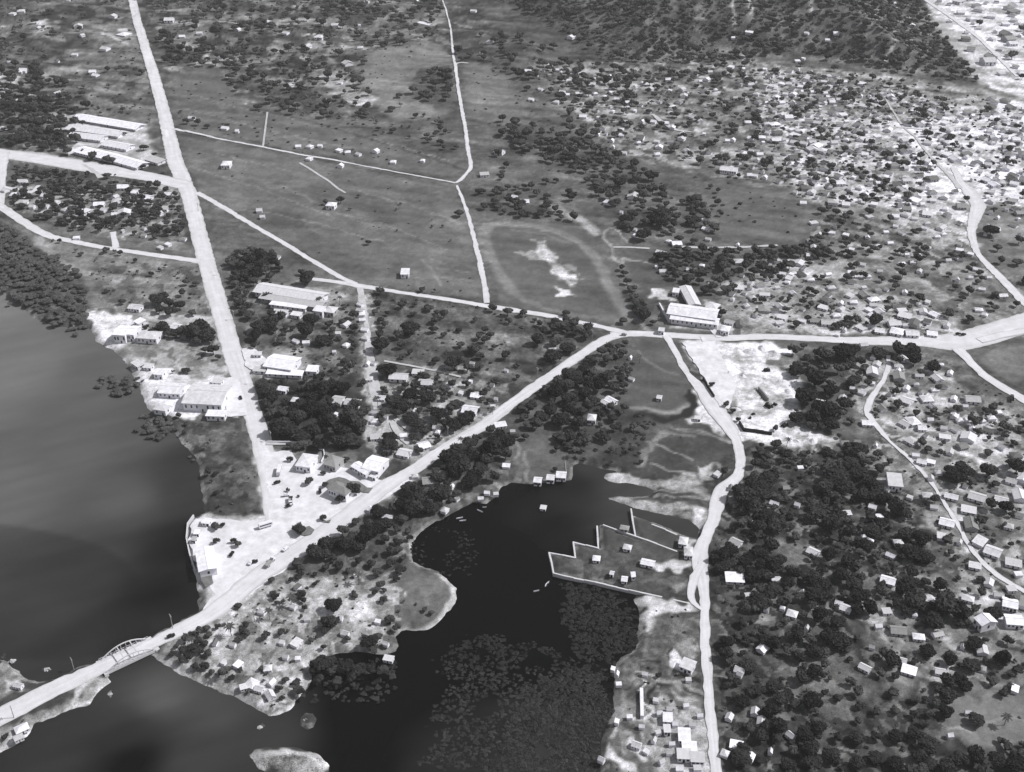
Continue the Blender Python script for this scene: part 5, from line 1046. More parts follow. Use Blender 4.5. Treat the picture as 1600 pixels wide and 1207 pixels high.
boat(757,793,2.4,10,"short canoe nearest the village shore of the pond"); boat(855,913,5.0,60,"curved white canoe off the corner of the dyke wall"); boat(838,924,3.4,20,"dim canoe lying farthest out below the dyke corner"); boat(128,493,4,80,"small white boat in the mangroves by the mill")
def pole(px, py, h, label, z=LAND, zz=None):
    x, y = flat(px, py, z); r = tag(link("utility_pole", None, loc=(x, y, z), rz=brz+R(90)), label, "utility pole", "utility poles along the roads")
    mb = MB(); mb.tube([(0,0,-2.5 if z < 1 else 0),(0,0,h)],[.22,.14],7); link("pole", mb.mesh("pole", M['wood']), r)
    link("crossarm", MB().box(-1.3,1.3,-.1,.1,h-.8,h-.6).mesh("crossarm", M['wood']), r)
    link("crossarm", MB().box(-1.0,1.0,-.1,.1,h-1.7,h-1.5).mesh("crossarm", M['wood']), r)
    for q in (-1.15, -.5, .5, 1.15): link("insulator", MB().box(q-.07,q+.07,-.07,.07,h-.6,h-.35).mesh("insulator", M['white']), r)
pole(270, 982, 9.5, "utility pole at the water's edge on the plaza side of the bridge"); pole(116, 1048, 8.5, "utility pole beside the road on the west side of the bridge", .5)
pole(22, 1122, 8, "utility pole on the pond side of the road near the west bridgehead"); pole(398, 972, 8, "utility pole on the bank just inside the point", LAND)
for (px, py, t) in ((300,330,"upper town side"),(336,430,"middle town side"),(356,500,"warehouse side"),(387,600,"depot side"),(414,690,"orchard side")): pole(px+10, py, 8, f"utility pole along the highway, {t}")
for k, (px, py) in enumerate(((640,722),(700,682),(765,645),(840,590),(925,530))): pole(px, py, 8, f"utility pole on the village edge of the diagonal road, {ORD[k+1] if k else 'first'} from the plaza")
def heap(k):
    rg = np.random.default_rng(100+k); n = 26; u = np.linspace(-1.2, 1.2, n); a, b_ = np.meshgrid(u, u, indexing='ij'); r2 = np.hypot(a, b_*1.1)
    z_ = np.clip(1-r2, 0, None)**.9*(.55+1.1*fbm((a+5+k)*2.2, (b_+9+k*3)*2.2, 4))+.12*(fbm((a+k)*7, (b_+3)*7, 2)-.5)*(r2 < 1.05)-.03*(r2 > 1.1)
    i = np.arange(n*n).reshape(n, n); F = np.stack([i[:-1, :-1], i[1:, :-1], i[1:, 1:], i[:-1, 1:]], -1).reshape(-1, 4)
    return np_mesh("spoil_heap", np.stack([a, b_, z_-.05], -1).reshape(-1, 3), F, [M['sand']])
# rocks by the bridge and island
def rock(px, py, s, label):
    x, y = flat(px, py, 0); bmv = []
    me = blob(1.0, 2, .35, int(px)); o = link("boulder", me, loc=(x, y, -.1), sc=(s, s*.8, s*.55)); tag(o, label, "boulder", "boulders in the channel")

for k, (px, py, s, t) in enumerate(((1175,550,5.5,"tallest white spoil heap at the top of the quarry"),(1192,545,4.5,"broken spoil heap at the quarry's upper wooded corner"),(1210,552,4,"spoil heap touching the trees at the quarry's upper corner"),(1140,583,3,"low spoil heap in the middle of the quarry"),
     (1160,588,2.6,"long low heap near the middle of the quarry"),(1222,598,4,"rubble heap on the eastern rim of the quarry"),(1232,612,3.2,"second rubble heap lower on the eastern rim"),(1150,640,3,"grey heap with bushes by the canal road"),(1270,690,3.5,"white heap on the sandy tail east of the quarry"),(1245,690,2.5,"small heap on the sandy tail below the quarry"))):
    x, y = flat(px, py); me = heap(k); o = link("spoil_heap", me, loc=(x, y, LAND-.1), rz=k*1.3, sc=(s*1.3, s, s*.55)); tag(o, t, "spoil heap", "spoil heaps of the quarry")
# ================================================================== plants
def ico(n):
    t = (1+5**.5)/2
    v = [(-1,t,0),(1,t,0),(-1,-t,0),(1,-t,0),(0,-1,t),(0,1,t),(0,-1,-t),(0,1,-t),(t,0,-1),(t,0,1),(-t,0,-1),(-t,0,1)]
    f = [(0,11,5),(0,5,1),(0,1,7),(0,7,10),(0,10,11),(1,5,9),(5,11,4),(11,10,2),(10,7,6),(7,1,8),(3,9,4),(3,4,2),(3,2,6),(3,6,8),(3,8,9),(4,9,5),(2,4,11),(6,2,10),(8,6,7),(9,8,1)]
    v = [np.array(p)/np.linalg.norm(p) for p in v]
    for _ in range(n):
        c = {}; g = []
        def mid(a, b):
            k = (min(a, b), max(a, b))
            if k not in c: m_ = v[a]+v[b]; v.append(m_/np.linalg.norm(m_)); c[k] = len(v)-1
            return c[k]
        for a, b, d in f: x, y, z = mid(a, b), mid(b, d), mid(d, a); g += [(a,x,z),(b,y,x),(d,z,y),(x,y,z)]
        f = g
    return np.array(v), np.array(f)
I0, I1, I2 = ico(0), ico(1), ico(2)
def crown_arrays(nl, base, nleaf, leaf, seed, flat_=.8, zc=1.15, spread=.55, rag=.28, lobe=(.42, .62)):
    rg = np.random.default_rng(seed); Vs, Fs = [], []; n = 0; bv, bf = base; cs = []
    for k in range(nl):
        a = 2.4*k+rg.uniform(-.4, .4); r = spread*math.sqrt((k+.3)/nl)*rg.uniform(.8, 1.2)
        c = np.array([math.cos(a)*r, math.sin(a)*r, zc+rg.uniform(-.25, .3)*flat_*(1.2-r)]); s = rg.uniform(*lobe)
        d = 1+rg.uniform(-rag, rag, len(bv)); v = bv*d[:, None]*s*np.array([1, 1, flat_])+c
        Vs.append(v); Fs.append(bf+n); n += len(v); cs.append((c, s))
    if nleaf:
        L = []
        for _ in range(nleaf):
            c, s = cs[rg.integers(nl)]; d = rg.normal(size=3); d[2] = abs(d[2])*.9-.15; d /= np.linalg.norm(d)
            p = c+d*np.array([1, 1, flat_])*s*rg.uniform(.95, 1.28); u = rg.normal(size=3); u /= np.linalg.norm(u); w2 = np.cross(u, rg.normal(size=3)); w2 /= np.linalg.norm(w2)
            q = leaf*rg.uniform(.6, 1.3); L += [p-u*q, p+u*q*.6+w2*q, p+u*q*.4-w2*q*.9]
        V = np.array(L); Vs.append(V); Fs.append(np.arange(len(V)).reshape(-1, 3)+n)
    return np.concatenate(Vs), np.concatenate(Fs)
def blob(s, n, rag, seed):
    rg = np.random.default_rng(seed); v, f = (I1, I2)[n-1]; return np_mesh("boulder", v*(1+rg.uniform(-rag, rag, len(v)))[:, None]*s, f, [M['rock']])
rock(172, 1085, 1.1, "upright pale boulder in the channel just below the bridge"); rock(73, 1047, 1.6, "flat pale boulder off the west bridgehead"); rock(406, 1137, 1.3, "small boulder islet off the tip of the point")
rock(19, 1034, 1.8, "white boulder beside the dark tree at the west bridgehead"); rock(480, 1127, 2.0, "boulder on the round islet below the point"); rock(32, 1058, .9, "small boulder between the west bridgehead houses and the water")
CV = [crown_arrays(7, I2, 420, .11, 1), crown_arrays(9, I2, 460, .10, 2, .75, 1.1, .62), crown_arrays(6, I2, 380, .12, 3, 1.0, 1.25, .48), crown_arrays(8, I2, 420, .11, 4, .62, 1.0, .68)]
CW = ["round", "spreading", "tall", "low domed"]
CM = [np_mesh("crown", v, f, [M['leaf']]) for v, f in CV]
TM = []
for k in range(4):
    mb = MB(); mb.tube([(0,0,-.05),(.02,.01,.35),(.03,-.02,.75),(0,0,1.1)],[.09,.07,.06,.03],7)
    for j in range(4):
        a = j*1.6+k; mb.tube([(.02,0,.5+.08*j),(math.cos(a)*.25,math.sin(a)*.25,.8+.06*j),(math.cos(a)*.45,math.sin(a)*.45,1.05)],[.04,.03,.012],5)
    TM.append(mb.mesh("trunk", M['trunk']))
FV = [crown_arrays(4, I1, 60, .16, 11), crown_arrays(5, I1, 60, .15, 12, .75), crown_arrays(3, I1, 50, .16, 13, 1.0), crown_arrays(5, I1, 70, .15, 14, .6, 1.0, .65)]
TV = [crown_arrays(2, I1, 14, .3, 21), crown_arrays(3, I0, 20, .3, 22, .7), crown_arrays(2, I1, 16, .28, 23, 1.0)]
BV = [crown_arrays(4, I0, 50, .26, 31, .6, .45, .6, .3), crown_arrays(5, I0, 50, .24, 32, .5, .4, .7, .3)]
# hand-placed trees: x, y, crown width in photo pixels
T0 = """168,18,0 190,105,8 213,106,7 222,114,12 168,108,13 170,135,11 139,98,8 104,128,9 131,136,10 71,132,8 154,170,8 192,172,11 212,165,7 143,150,5 156,184,7 196,209,9 188,206,9 223,228,15 234,188,9 240,240,10 235,178,8 130,234,14 137,246,18 156,251,16 166,256,14 212,263,12 285,182,8 292,190,12 310,192,14 325,197,12 355,197,9 373,205,7 303,186,8
137,272,11 140,285,14 170,270,16 158,292,16 192,267,7 200,282,11 175,298,18 145,305,9 205,292,12 250,270,9 255,33,10 316,100,16 268,60,9
575,140,8 625,150,12 626,165,10 600,207,8 612,203,7 628,197,8 640,197,8 656,200,7 681,190,9 686,185,8 696,207,9 680,210,10 705,205,7 639,214,8 572,180,14 556,185,10 589,190,9 662,180,9 694,230,9 712,228,11 717,79,16 720,92,12 671,185,8 650,182,10 613,196,6
720,332,16 575,377,13 547,325,9 560,305,9 587,328,6 619,327,6 626,317,7 675,353,7 692,353,6 675,343,6 704,375,6 508,315,12 532,312,14 620,360,5
598,450,17 659,450,15 679,453,9 773,475,17 793,485,20 795,500,14 743,497,14 735,545,12 748,525,14 747,570,18 750,555,15 693,490,18 670,480,16 578,485,15 592,538,26 590,520,20 560,490,18 554,510,20 549,530,18 608,577,28 640,510,26 710,565,28 730,572,20 680,560,20 622,520,22 555,540,14
483,430,24 472,424,14 476,437,18 445,455,12 430,515,14 447,508,16 405,505,30 400,520,26 424,505,24 485,500,22 478,515,28 503,527,26 440,530,16 425,490,18 515,505,16 520,512,14 460,545,10 418,460,18 440,490,16 390,490,20 395,540,12 535,500,18
818,487,16 812,492,9 877,490,16 893,492,22 905,497,24 920,507,24 928,522,22 915,520,24 900,515,22 880,505,20 850,515,20 840,530,22 868,530,24 885,540,26 900,545,22 880,560,26 868,575,24 862,592,20 978,507,16 1022,510,14 1030,498,8
975,425,14 980,438,16 985,448,18 990,460,20 996,470,20 1001,482,22 1008,492,22 972,418,12 992,450,14 1128,487,18 1124,480,12 1003,475,18
940,548,20 952,540,16 965,540,14 978,535,12 930,560,22 915,572,24 950,558,22 900,590,26 885,600,24 868,612,26 892,620,28 915,610,28 935,600,26 950,585,24 970,590,22 975,577,16 960,605,24 890,640,28 875,655,26 860,640,24 845,650,24 905,660,26 920,632,24 940,645,22 955,635,18 975,636,16 890,680,22 905,690,20 870,700,14 920,600,24 862,628,20 925,580,20 910,640,22 880,580,22 838,662,20 826,660,22 818,650,18 820,680,18 910,675,18
868,732,11 990,665,20 955,700,14 1002,720,12 1150,655,10 1130,630,14 1142,640,12 1148,655,12 1212,668,12 1110,600,10
1240,545,30 1265,560,34 1290,550,34 1320,545,36 1345,560,28 1370,545,26 1245,575,34 1275,590,38 1310,575,36 1335,590,30 1260,615,36 1290,640,40 1320,630,30 1270,650,36 1245,650,30 1300,605,30 1255,530,20 1330,535,30 1375,550,30 1400,560,24 1430,560,28 1460,570,26 1440,580,20 1350,575,24 1300,660,30 1330,655,26 1405,545,30 1425,542,24
1368,500,24 1317,505,20 1325,495,18 1330,560,24 1275,455,16 1255,470,14 1300,480,12 1285,430,14 1295,440,12 1505,400,14 1555,405,16 1545,355,26 1560,385,18 1520,310,14
418,605,26 425,620,24 410,612,22 400,600,24 412,630,20 430,600,14 440,660,38 452,668,34 430,670,28 465,650,30 478,590,18 490,602,28 505,610,26 520,600,24 535,605,22 500,590,20 485,620,24 515,625,18 545,650,30 560,660,26 530,670,30 510,660,28 490,670,30 555,630,22 470,690,22 500,692,26 530,690,24 545,685,26 455,640,26 470,625,20 425,645,24 560,690,20 450,690,16 485,640,26 508,640,22
453,716,13 464,699,14 443,700,6 523,724,16 540,716,14 510,712,9 482,750,17 486,747,6 505,738,10 554,765,24 545,763,20 560,770,16 530,780,14 510,812,15 465,823,18 480,830,24 493,838,14 483,845,10 508,756,14 466,774,8 450,765,10 334,819,18 338,824,12 347,819,12 337,844,14 365,844,12 371,849,14 455,777,10
608,690,28 612,680,22 615,700,18 603,710,16 658,703,18 645,680,16 665,670,24 650,660,26 640,650,24 685,690,10 690,687,9 700,660,26 715,665,28 728,660,24 740,655,22 620,645,24 630,630,26 615,625,24 600,640,20 640,615,26 650,600,22 625,605,20 604,576,26 675,605,20 690,607,16 707,600,14 728,598,16 735,610,18 670,620,24 655,640,14 671,637,12 685,645,26 703,645,12 720,630,16 753,615,14 760,608,16 765,625,14 710,630,20 695,620,16 745,640,14 588,610,16 577,640,12 648,686,14 590,612,12
715,700,34 730,690,24 700,715,30 720,725,36 735,710,26 710,735,26 695,728,20 770,700,32 760,715,26 775,690,26 748,705,22 790,710,20 750,730,28 735,748,30 770,745,20 680,735,18 685,745,24 780,680,24 795,690,22 805,680,18 760,670,18 745,665,14 730,672,22
650,775,36 635,780,36 640,760,26 660,765,22 665,790,28 645,795,30 620,790,24 680,790,24 630,810,20 690,770,30 700,765,24 715,770,18 725,760,16 600,815,30 585,825,26 575,815,24 590,800,24 570,840,28 560,850,30 550,835,24 540,850,26 600,840,20 620,825,18 610,860,20 630,870,14 590,865,14 505,865,24 490,860,30 510,850,26 520,870,20 500,845,22 525,845,24 535,830,20 550,810,16 640,840,12 560,875,16 580,880,18 460,875,20 471,888,12 465,900,16 470,895,14 455,905,12 510,885,14 545,890,16 610,880,16 625,890,20 590,895,18
520,945,30 530,940,14 555,930,14 552,925,12 516,972,26 510,975,20 525,970,16 505,968,14 508,985,16 577,1000,32 588,995,22 583,1010,24 610,967,18 620,980,16 600,935,18 585,925,14 595,915,16 500,1035,30 512,1032,28 490,1045,24 520,1045,24 540,1040,24 560,1045,22 580,1045,20 500,1060,22 525,1062,22 550,1060,20 600,1045,20 470,1080,16 474,1086,12 430,930,18 425,925,14 432,940,12 470,930,18 475,938,12 445,970,10 450,985,9 485,1000,12 495,995,10 505,1010,12 385,990,14 380,985,16 385,975,16 372,998,16 470,925,14
318,975,18 312,985,16 300,990,18 290,995,20 310,1000,20 325,990,16 300,1010,22 285,1015,16 275,1008,14 270,1020,14 310,1015,20 320,1005,16 325,1020,16 295,1025,18 285,1030,16 305,1040,16 320,1040,16 330,1050,14 345,1050,14 355,1045,16 360,1058,14 340,978,14 375,1045,10 388,1080,9 408,1045,10 415,1052,9 435,1075,16 445,1060,16 440,1090,12 462,1065,16 465,1075,18
5,1026,14 36,1125,7 8,1150,14 125,395,12 118,390,10 165,390,14 172,385,12 188,394,12 182,391,9 148,407,5 155,425,8 145,427,7 190,470,14 202,425,8 215,425,8 85,372,8 95,375,10 245,465,26 255,460,22 262,472,22 265,485,22 280,475,24 248,480,22 285,455,18 290,440,14 300,485,18 240,515,20 255,512,22 262,520,18 275,518,24 285,512,22 300,518,26 315,512,26 325,520,28 335,515,22 340,525,20 310,530,20 320,545,18 335,545,20 340,558,12 318,555,12 228,510,12 295,525,18 287,577,14 293,577,16 270,580,9 278,648,12 291,660,12 328,688,10 318,700,8 338,770,10 330,750,10
365,400,18 360,405,20 375,410,24 390,405,26 405,400,26 420,400,24 430,410,20 370,425,24 385,425,24 400,425,26 415,420,20 365,440,20 375,450,20 385,455,16 395,440,18 368,460,16 380,470,14 378,485,16 410,410,26 390,415,22 425,425,16
1225,770,34 1200,745,30 1180,755,28 1240,800,34 1215,820,30 1255,780,30 1275,800,34 1290,760,36 1310,740,34 1330,720,34 1345,700,30 1300,720,30 1320,760,30 1340,740,28 1350,770,28 1375,730,24 1385,780,30 1400,790,34 1415,800,34 1420,830,40 1430,860,40 1440,840,34 1410,870,30 1345,820,26 1300,820,34 1325,840,34 1345,860,28 1280,840,30 1210,880,30 1260,900,34 1250,930,36 1240,905,28 1275,925,32 1290,915,28 1345,930,34 1360,950,30 1340,950,26 1280,960,36 1300,990,44 1320,1000,36 1310,970,30 1265,1000,26 1400,940,28 1430,935,34 1450,945,38 1480,945,40 1500,955,34 1510,970,30 1460,970,34 1420,950,24 1380,925,20 1395,1030,34 1370,1025,24 1380,1020,26 1450,1015,26 1290,1038,34 1254,1058,28 1285,1055,20 1220,1090,34 1211,1070,26 1330,1065,22 1340,1080,26 1375,1050,20 1400,1055,22 1395,1080,34 1430,1090,30 1345,1100,24 1370,1110,26 1400,1110,30 1430,1115,26 1340,1125,26 1310,1090,18 1290,1080,16 1500,1060,24 1480,1065,30 1510,1070,26 1550,1062,34 1570,1080,30 1580,1070,22 1527,1122,34 1480,1085,34 1465,1075,26 1540,1030,22 1485,1030,30 1525,1180,50 1560,1185,50 1500,1185,40 1590,1190,40 1540,1200,44 1480,1195,34 1440,1180,30 1400,1190,30 1370,1180,30 1340,1190,34 1300,1180,30 1270,1190,34 1240,1170,30 1400,1150,30 1430,1145,28 1370,1150,26 1340,1150,26 1310,1150,26 1460,1160,24 1425,1200,30 1590,1045,22 1540,1000,14
1140,1000,20 1125,1020,24 1132,1030,20 1137,1001,26 1170,1000,22 1165,940,16 1135,938,10 1185,935,30 1195,940,30 1150,1040,12 1170,1037,26 1130,1067,16 1152,1065,20 1170,1080,24 1160,1095,26 1185,1075,24 1150,1180,30 1135,1190,26 1160,1170,22 1190,1150,22 1175,1130,22 1122,1110,10 1170,1135,26 1130,865,28 1118,870,20 1140,880,24 1165,875,26 1185,860,24 1190,880,28 1175,895,26 1155,890,20 1160,770,34 1175,790,30 1190,770,28 1150,790,20 1140,770,18 1150,735,18 1170,720,22 1190,705,20 1205,720,22 1180,740,20 1165,745,24 1195,755,24 1200,800,30 1205,850,28
1485,770,14 1498,745,30 1510,735,26 1520,750,26 1490,735,28 1545,735,26 1555,755,24 1500,725,22 1545,705,24 1475,690,14 1470,705,22 1450,700,22 1440,690,18 1580,720,26 1590,730,26 1540,640,16 1530,655,18 1520,650,14 1570,680,22 1585,690,20 1467,605,16 1460,640,16 1465,645,18 1400,640,14 1365,640,14 1580,805,16 1570,820,16 1540,825,14 1495,870,18 1580,850,16 1590,870,14"""
FAN = {(168,18)}
HT = []
for tok in T0.split():
    a = [float(v) for v in tok.split(',')]
    if a[2] < 2: continue
    if a[0] > 1215 and a[1] > 520: a[2] *= random.uniform(.6, 1.05)
    if a[0] > 1050 and a[1] > 215 and inpoly(KEEP_P[-1], *flat(a[0], a[1])) and a[2] > 14: continue
    if a[1] < 215: x, y, z = at(a[0], a[1]+a[2]*.35); r = a[2]/2*mpp(y)
    else:
        x, y = flat(a[0], a[1]); r = a[2]/2*mpp(y); x, y = flat(a[0], a[1], LAND+1.0*r); z = LAND
    r *= .90*random.uniform(.85, 1.12)
    if a[1] > 215:
        for _ in range(14):
            best = None
            for q, hw in KEEP:
                d = np.hypot(q[:, 0]-x, q[:, 1]-y); j = int(d.argmin()); need = hw+r*(1.15 if q[j, 1] > y else .6)
                if d[j] < need and (best is None or d[j] < best[0]): best = (d[j], q[j])
            if best is None: break
            dx, dy = x-best[1][0], y-best[1][1]; L_ = math.hypot(dx, dy)+1e-6; x += dx/L_*1.2; y += dy/L_*1.2
    HT.append([x, y, z, r, a[0], a[1]])
T = [t for t in HT]
# groves: outline, spacing (m), chance, crown radius range (m), clumping threshold, [wet]
GZ = [([(1110,745),(1165,700),(1320,690),(1440,740),(1490,860),(1440,930),(1380,990),(1400,1060),(1500,1090),(1480,1140),(1540,1160),(1640,1170),(1640,1240),(1130,1240),(1112,1000)],5.2,.66,(1.3,4.2),.40),
 ([(1225,530),(1400,540),(1480,560),(1350,620),(1340,690),(1240,700),(1230,600)],7,.38,(1.6,4.2),.42),
 ([(860,500),(940,510),(960,530),(870,590),(835,560),(830,510)],8,.6,(2.5,4.5),.35),
 ([(860,600),(940,540),(990,545),(985,600),(980,640),(945,700),(890,712),(870,690),(820,670),(810,640)],6.0,.6,(2.0,4.2),.33),
 ([(590,600),(700,575),(790,600),(700,680),(640,730),(590,700)],6,.5,(1.6,3.6),.44),
 ([(400,595),(570,600),(568,690),(480,700),(425,690)],8,.7,(2.8,5.5),.3),([(385,470),(550,480),(560,590),(500,600),(480,545),(390,535)],9,.5,(2.2,4),.42),
 ([(358,396),(430,396),(440,440),(390,450),(385,490),(362,480)],8,.8,(3,5.5),.2),
 ([(585,465),(740,480),(860,500),(830,600),(740,590),(600,560)],11,.36,(2.2,4.5),.46),
 ([(15,295),(110,285),(280,290),(292,390),(180,362),(120,365),(60,345),(10,315)],8,.8,(2.8,5),.30),([(12,256),(120,275),(130,300),(100,312),(12,290)],8,.85,(2.5,4.2),.15),
 ([(0,140),(60,150),(135,190),(110,245),(60,245),(0,225)],10,.85,(3.5,7),.2),([(0,60),(80,120),(150,170),(110,190),(0,150)],14,.55,(3.5,7),.4),([(0,0),(200,0),(130,100),(0,100)],20,.5,(3,6.5),.46),
 ([(245,60),(345,70),(350,112),(255,108)],13,.75,(4,7),.3),([(235,0),(700,0),(690,60),(570,90),(580,180),(520,195),(400,175),(340,150),(360,60),(240,50)],14,.72,(2.8,6.2),.36),
 ([(640,130),(700,108),(712,170),(680,175),(645,165)],16,.8,(4,7),.2),([(560,165),(640,180),(716,190),(714,240),(600,225)],19,.32,(3,5),.4),
 ([(742,295),(820,290),(900,335),(905,350),(840,345),(760,340)],10,.75,(3,5),.25),([(745,180),(790,190),(850,200),(960,240),(1040,290),(1110,320),(1125,370),(1060,392),(980,375),(950,320),(890,270),(820,245)],12,.85,(3.5,6.5),.25),
 ([(760,60),(850,70),(960,110),(1000,170),(960,240),(860,205),(820,150)],18,.6,(4,7),.36),([(740,200),(800,240),(880,270),(940,320),(900,330),(780,280)],19,.45,(3,5.5),.42),
 ([(1020,400),(1090,395),(1260,383),(1340,400),(1230,425),(1150,455),(1110,470),(1060,450),(1030,432)],8.5,.92,(3,5.5),.15),([(1100,290),(1125,300),(1128,370),(1110,360)],10,.5,(2.5,4),.3),
 ([(830,110),(1180,110),(1180,290),(960,215)],11,.66,(2.2,5.5),.34),([(1180,110),(1300,120),(1440,150),(1500,230),(1420,330),(1250,310),(1170,250)],9,.62,(1.8,5),.38),
 ([(1440,150),(1640,220),(1640,310),(1500,320)],11,.5,(1.8,5),.42),([(1440,-20),(1640,-30),(1640,200),(1550,130)],36,.3,(4,9),.45),
 ([(1240,380),(1300,310),(1400,340),(1500,400),(1600,480),(1480,520),(1400,460),(1260,420)],11,.6,(2.5,4.8),.36),([(1130,450),(1250,425),(1400,470),(1480,520),(1200,525)],8.5,.5,(1.5,3.8),.42),
 ([(1530,325),(1640,340),(1640,470),(1570,440)],16,.35,(3,6),.45),([(1330,560),(1600,640),(1560,700),(1440,680),(1350,640)],7,.5,(1.5,4.4),.42),
 ([(1470,640),(1640,690),(1640,1070),(1520,1060),(1480,900),(1450,760)],7.5,.5,(1.4,4.4),.42),([(1380,880),(1520,900),(1600,1060),(1400,1070)],9,.45,(2,4.2),.42),
 ([(430,905),(480,865),(530,835),(600,790),(660,745),(745,700),(800,680),(800,745),(745,780),(655,815),(640,870),(600,900),(560,910),(500,905)],5.2,.42,(1.2,3.0),.44),
 ([(250,1015),(330,960),(430,905),(480,910),(470,1085),(430,1105),(310,1050)],6.5,.28,(1.0,2.6),.45),([(470,900),(620,900),(640,960),(560,1010),(480,1010)],7,.25,(1.2,2.8),.48),
 ([(600,890),(700,905),(705,945),(640,980),(610,960)],7,.18,(1,2.2),.45),([(1000,960),(1095,950),(1100,1100),(965,1110),(965,1040)],9,.22,(1,2.4),.45),
 ([(145,400),(320,420),(345,500),(220,490),(150,460)],9,.30,(1.6,3.6),.45),([(270,660),(390,660),(415,800),(330,800)],9,.22,(1,2.4),.45),
 ([(1110,600),(1150,640),(1150,670),(1125,650)],6,.3,(1.2,2.2),.4),([(1200,690),(1290,700),(1180,715)],6,.5,(1.5,3),.4),([(745,60),(900,100),(820,170),(730,90)],20,.4,(3.5,6),.42)]
GZ += [([(1280,110),(1400,120),(1535,140),(1560,190),(1400,200),(1260,160)],12,.5,(2,5),.40)]
MT = [([(560,-60),(700,-20),(830,30),(950,98),(1100,100),(1250,88),(1360,112),(1450,122),(1530,130),(1503,96),(1468,50),(1424,-10),(1380,-60)],11,.92,(2.8,6.5),.12),([(760,60),(960,110),(1200,95),(1400,130),(1450,150),(1250,130),(1000,140),(820,120)],15,.5,(2.8,5.5),.36)]
hb_ = np.array([(x, y, r) for x, y, r in HB]) if HB else np.zeros((0, 3))
def scatter(zones, clear=True):
    out = []
    for zi, (poly, sp, pr, (r0, r1), thr) in enumerate(zones):
        q = W(EX(poly)); xs = [p[0] for p in q]; ys = [p[1] for p in q]
        gx, gy = np.meshgrid(np.arange(min(xs), max(xs), sp), np.arange(min(ys), max(ys), sp)); gx = gx.ravel(); gy = gy.ravel(); n = len(gx)
        gx = gx+rng.uniform(-.55, .55, n)*sp; gy = gy+rng.uniform(-.55, .55, n)*sp
        k = (sdf(q, gx, gy) > 0) & (rng.random(n) < pr) & (fbm(gx/26+zi*3, gy/30, 2) > thr)
        gx, gy = gx[k], gy[k]; ex = r0+(r1-r0)*rng.random(len(gx))**1.7
        k = wet_sd(gx, gy) > 1.0; gx, gy, ex = gx[k], gy[k], ex[k]
        for x, y, r in zip(gx, gy, ex):
            if not road_clear(x, y, .75*r) or not poly_clear(x, y): continue
            if len(hb_) and (np.hypot(hb_[:, 0]-x, hb_[:, 1]-y) < hb_[:, 2]+.45*r).any(): continue
            out.append([x, y, LAND, r])
    return out
sc = scatter(GZ)
H_ = np.array([(t[0], t[1], t[3]) for t in HT])
sc = [s for s in sc if not (np.hypot(H_[:, 0]-s[0], H_[:, 1]-s[1]) < .62*(H_[:, 2]+s[3])).any()]
sc += scatter(MT)
A = np.array(sc); z = hfun(A[:, 0], A[:, 1])
for s, zz in zip(sc, z): s[2] = float(zz); px, py = topx(s[0], s[1], zz+s[3]); T.append([*s, px, py])
T = [t for t in T if -60 < t[4] < 1800 and -60 < t[5] < 1290]
for t in T: t.append(t[3]*2/mpp(t[1]))
vis = [t for t in T if 4 < t[4] < 1596 and 4 < t[5] < 1200]
vis.sort(key=lambda t: -t[6]); NT = 290; ind = vis[:NT]; ids = set(map(id, ind)); rest = [t for t in T if id(t) not in ids]
its = []
for i, t in enumerate(ind):
    k = (i*7+int(t[4])) % 4; sz = t[6]; its.append(dict(t=t, k=k, px=t[4], py=t[5], look=(("huge " if sz > 34 else "large " if sz > 28 else "mid-sized " if sz > 22 else "smaller ")+CW[k])))
label_all(its, "tree")
for i, it in enumerate(its):
    x, y, z, r = it['t'][:4]; s = r/1.0
    root = link("broadleaf_tree", None, loc=(x, y, z-.05), rz=random.uniform(0, 6.28), sc=(s, s*random.uniform(.88, 1.08), s*random.uniform(.8, 1.05)))
    link("crown", CM[it['k']], root); link("trunk", TM[it['k']], root); tag(root, it['label'], "tree", "broadleaf trees of the groves and gardens")
def mass(name, items, templ, m, label, cat, tones, squash=(.8, 1.05), z0=-.05, trunk=True):
    """one mass of plants past counting: every crown is its own clump of lobes and leaf clusters"""
    Vs, Fs, Ts = [], [], []; n = 0
    for i, (x, y, z, r) in enumerate(items):
        v, f = templ[rng.integers(len(templ))]; a = rng.uniform(0, 6.28); c, s = math.cos(a), math.sin(a)
        v = v*np.array([r, r, r*rng.uniform(*squash)]); v = np.stack([v[:, 0]*c-v[:, 1]*s+x, v[:, 0]*s+v[:, 1]*c+y, v[:, 2]+z+z0], 1)
        t = rng.uniform(*tones)
        Vs.append(v); Fs.append(f+n); n += len(v); Ts.append(np.full(len(v), t))
        if trunk:
            tv = np.array([(-.08,-.05,0),(.08,-.05,0),(0,.09,0),(-.03,-.02,1.1),(.03,-.02,1.1),(0,.03,1.1)])*r+np.array([x, y, z+z0]); Vs.append(tv); Fs.append(np.array([(0,1,4),(0,4,3),(1,2,5),(1,5,4),(2,0,3),(2,3,5)])+n); n += 6; Ts.append(np.full(6, .08))
    Ts = np.concatenate(Ts)
    o = link(name, np_mesh(name, np.concatenate(Vs), np.concatenate(Fs), [m], {"tone": Ts, "mottle": np.ones(len(Ts))})); return tag(o, label, cat, kind="stuff")
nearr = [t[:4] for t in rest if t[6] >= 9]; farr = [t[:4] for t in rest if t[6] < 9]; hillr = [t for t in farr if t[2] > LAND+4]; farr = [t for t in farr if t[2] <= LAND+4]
print("TREES", len(ind), len(nearr), len(farr), "HOUSES", len(indiv), len(HOUSES))
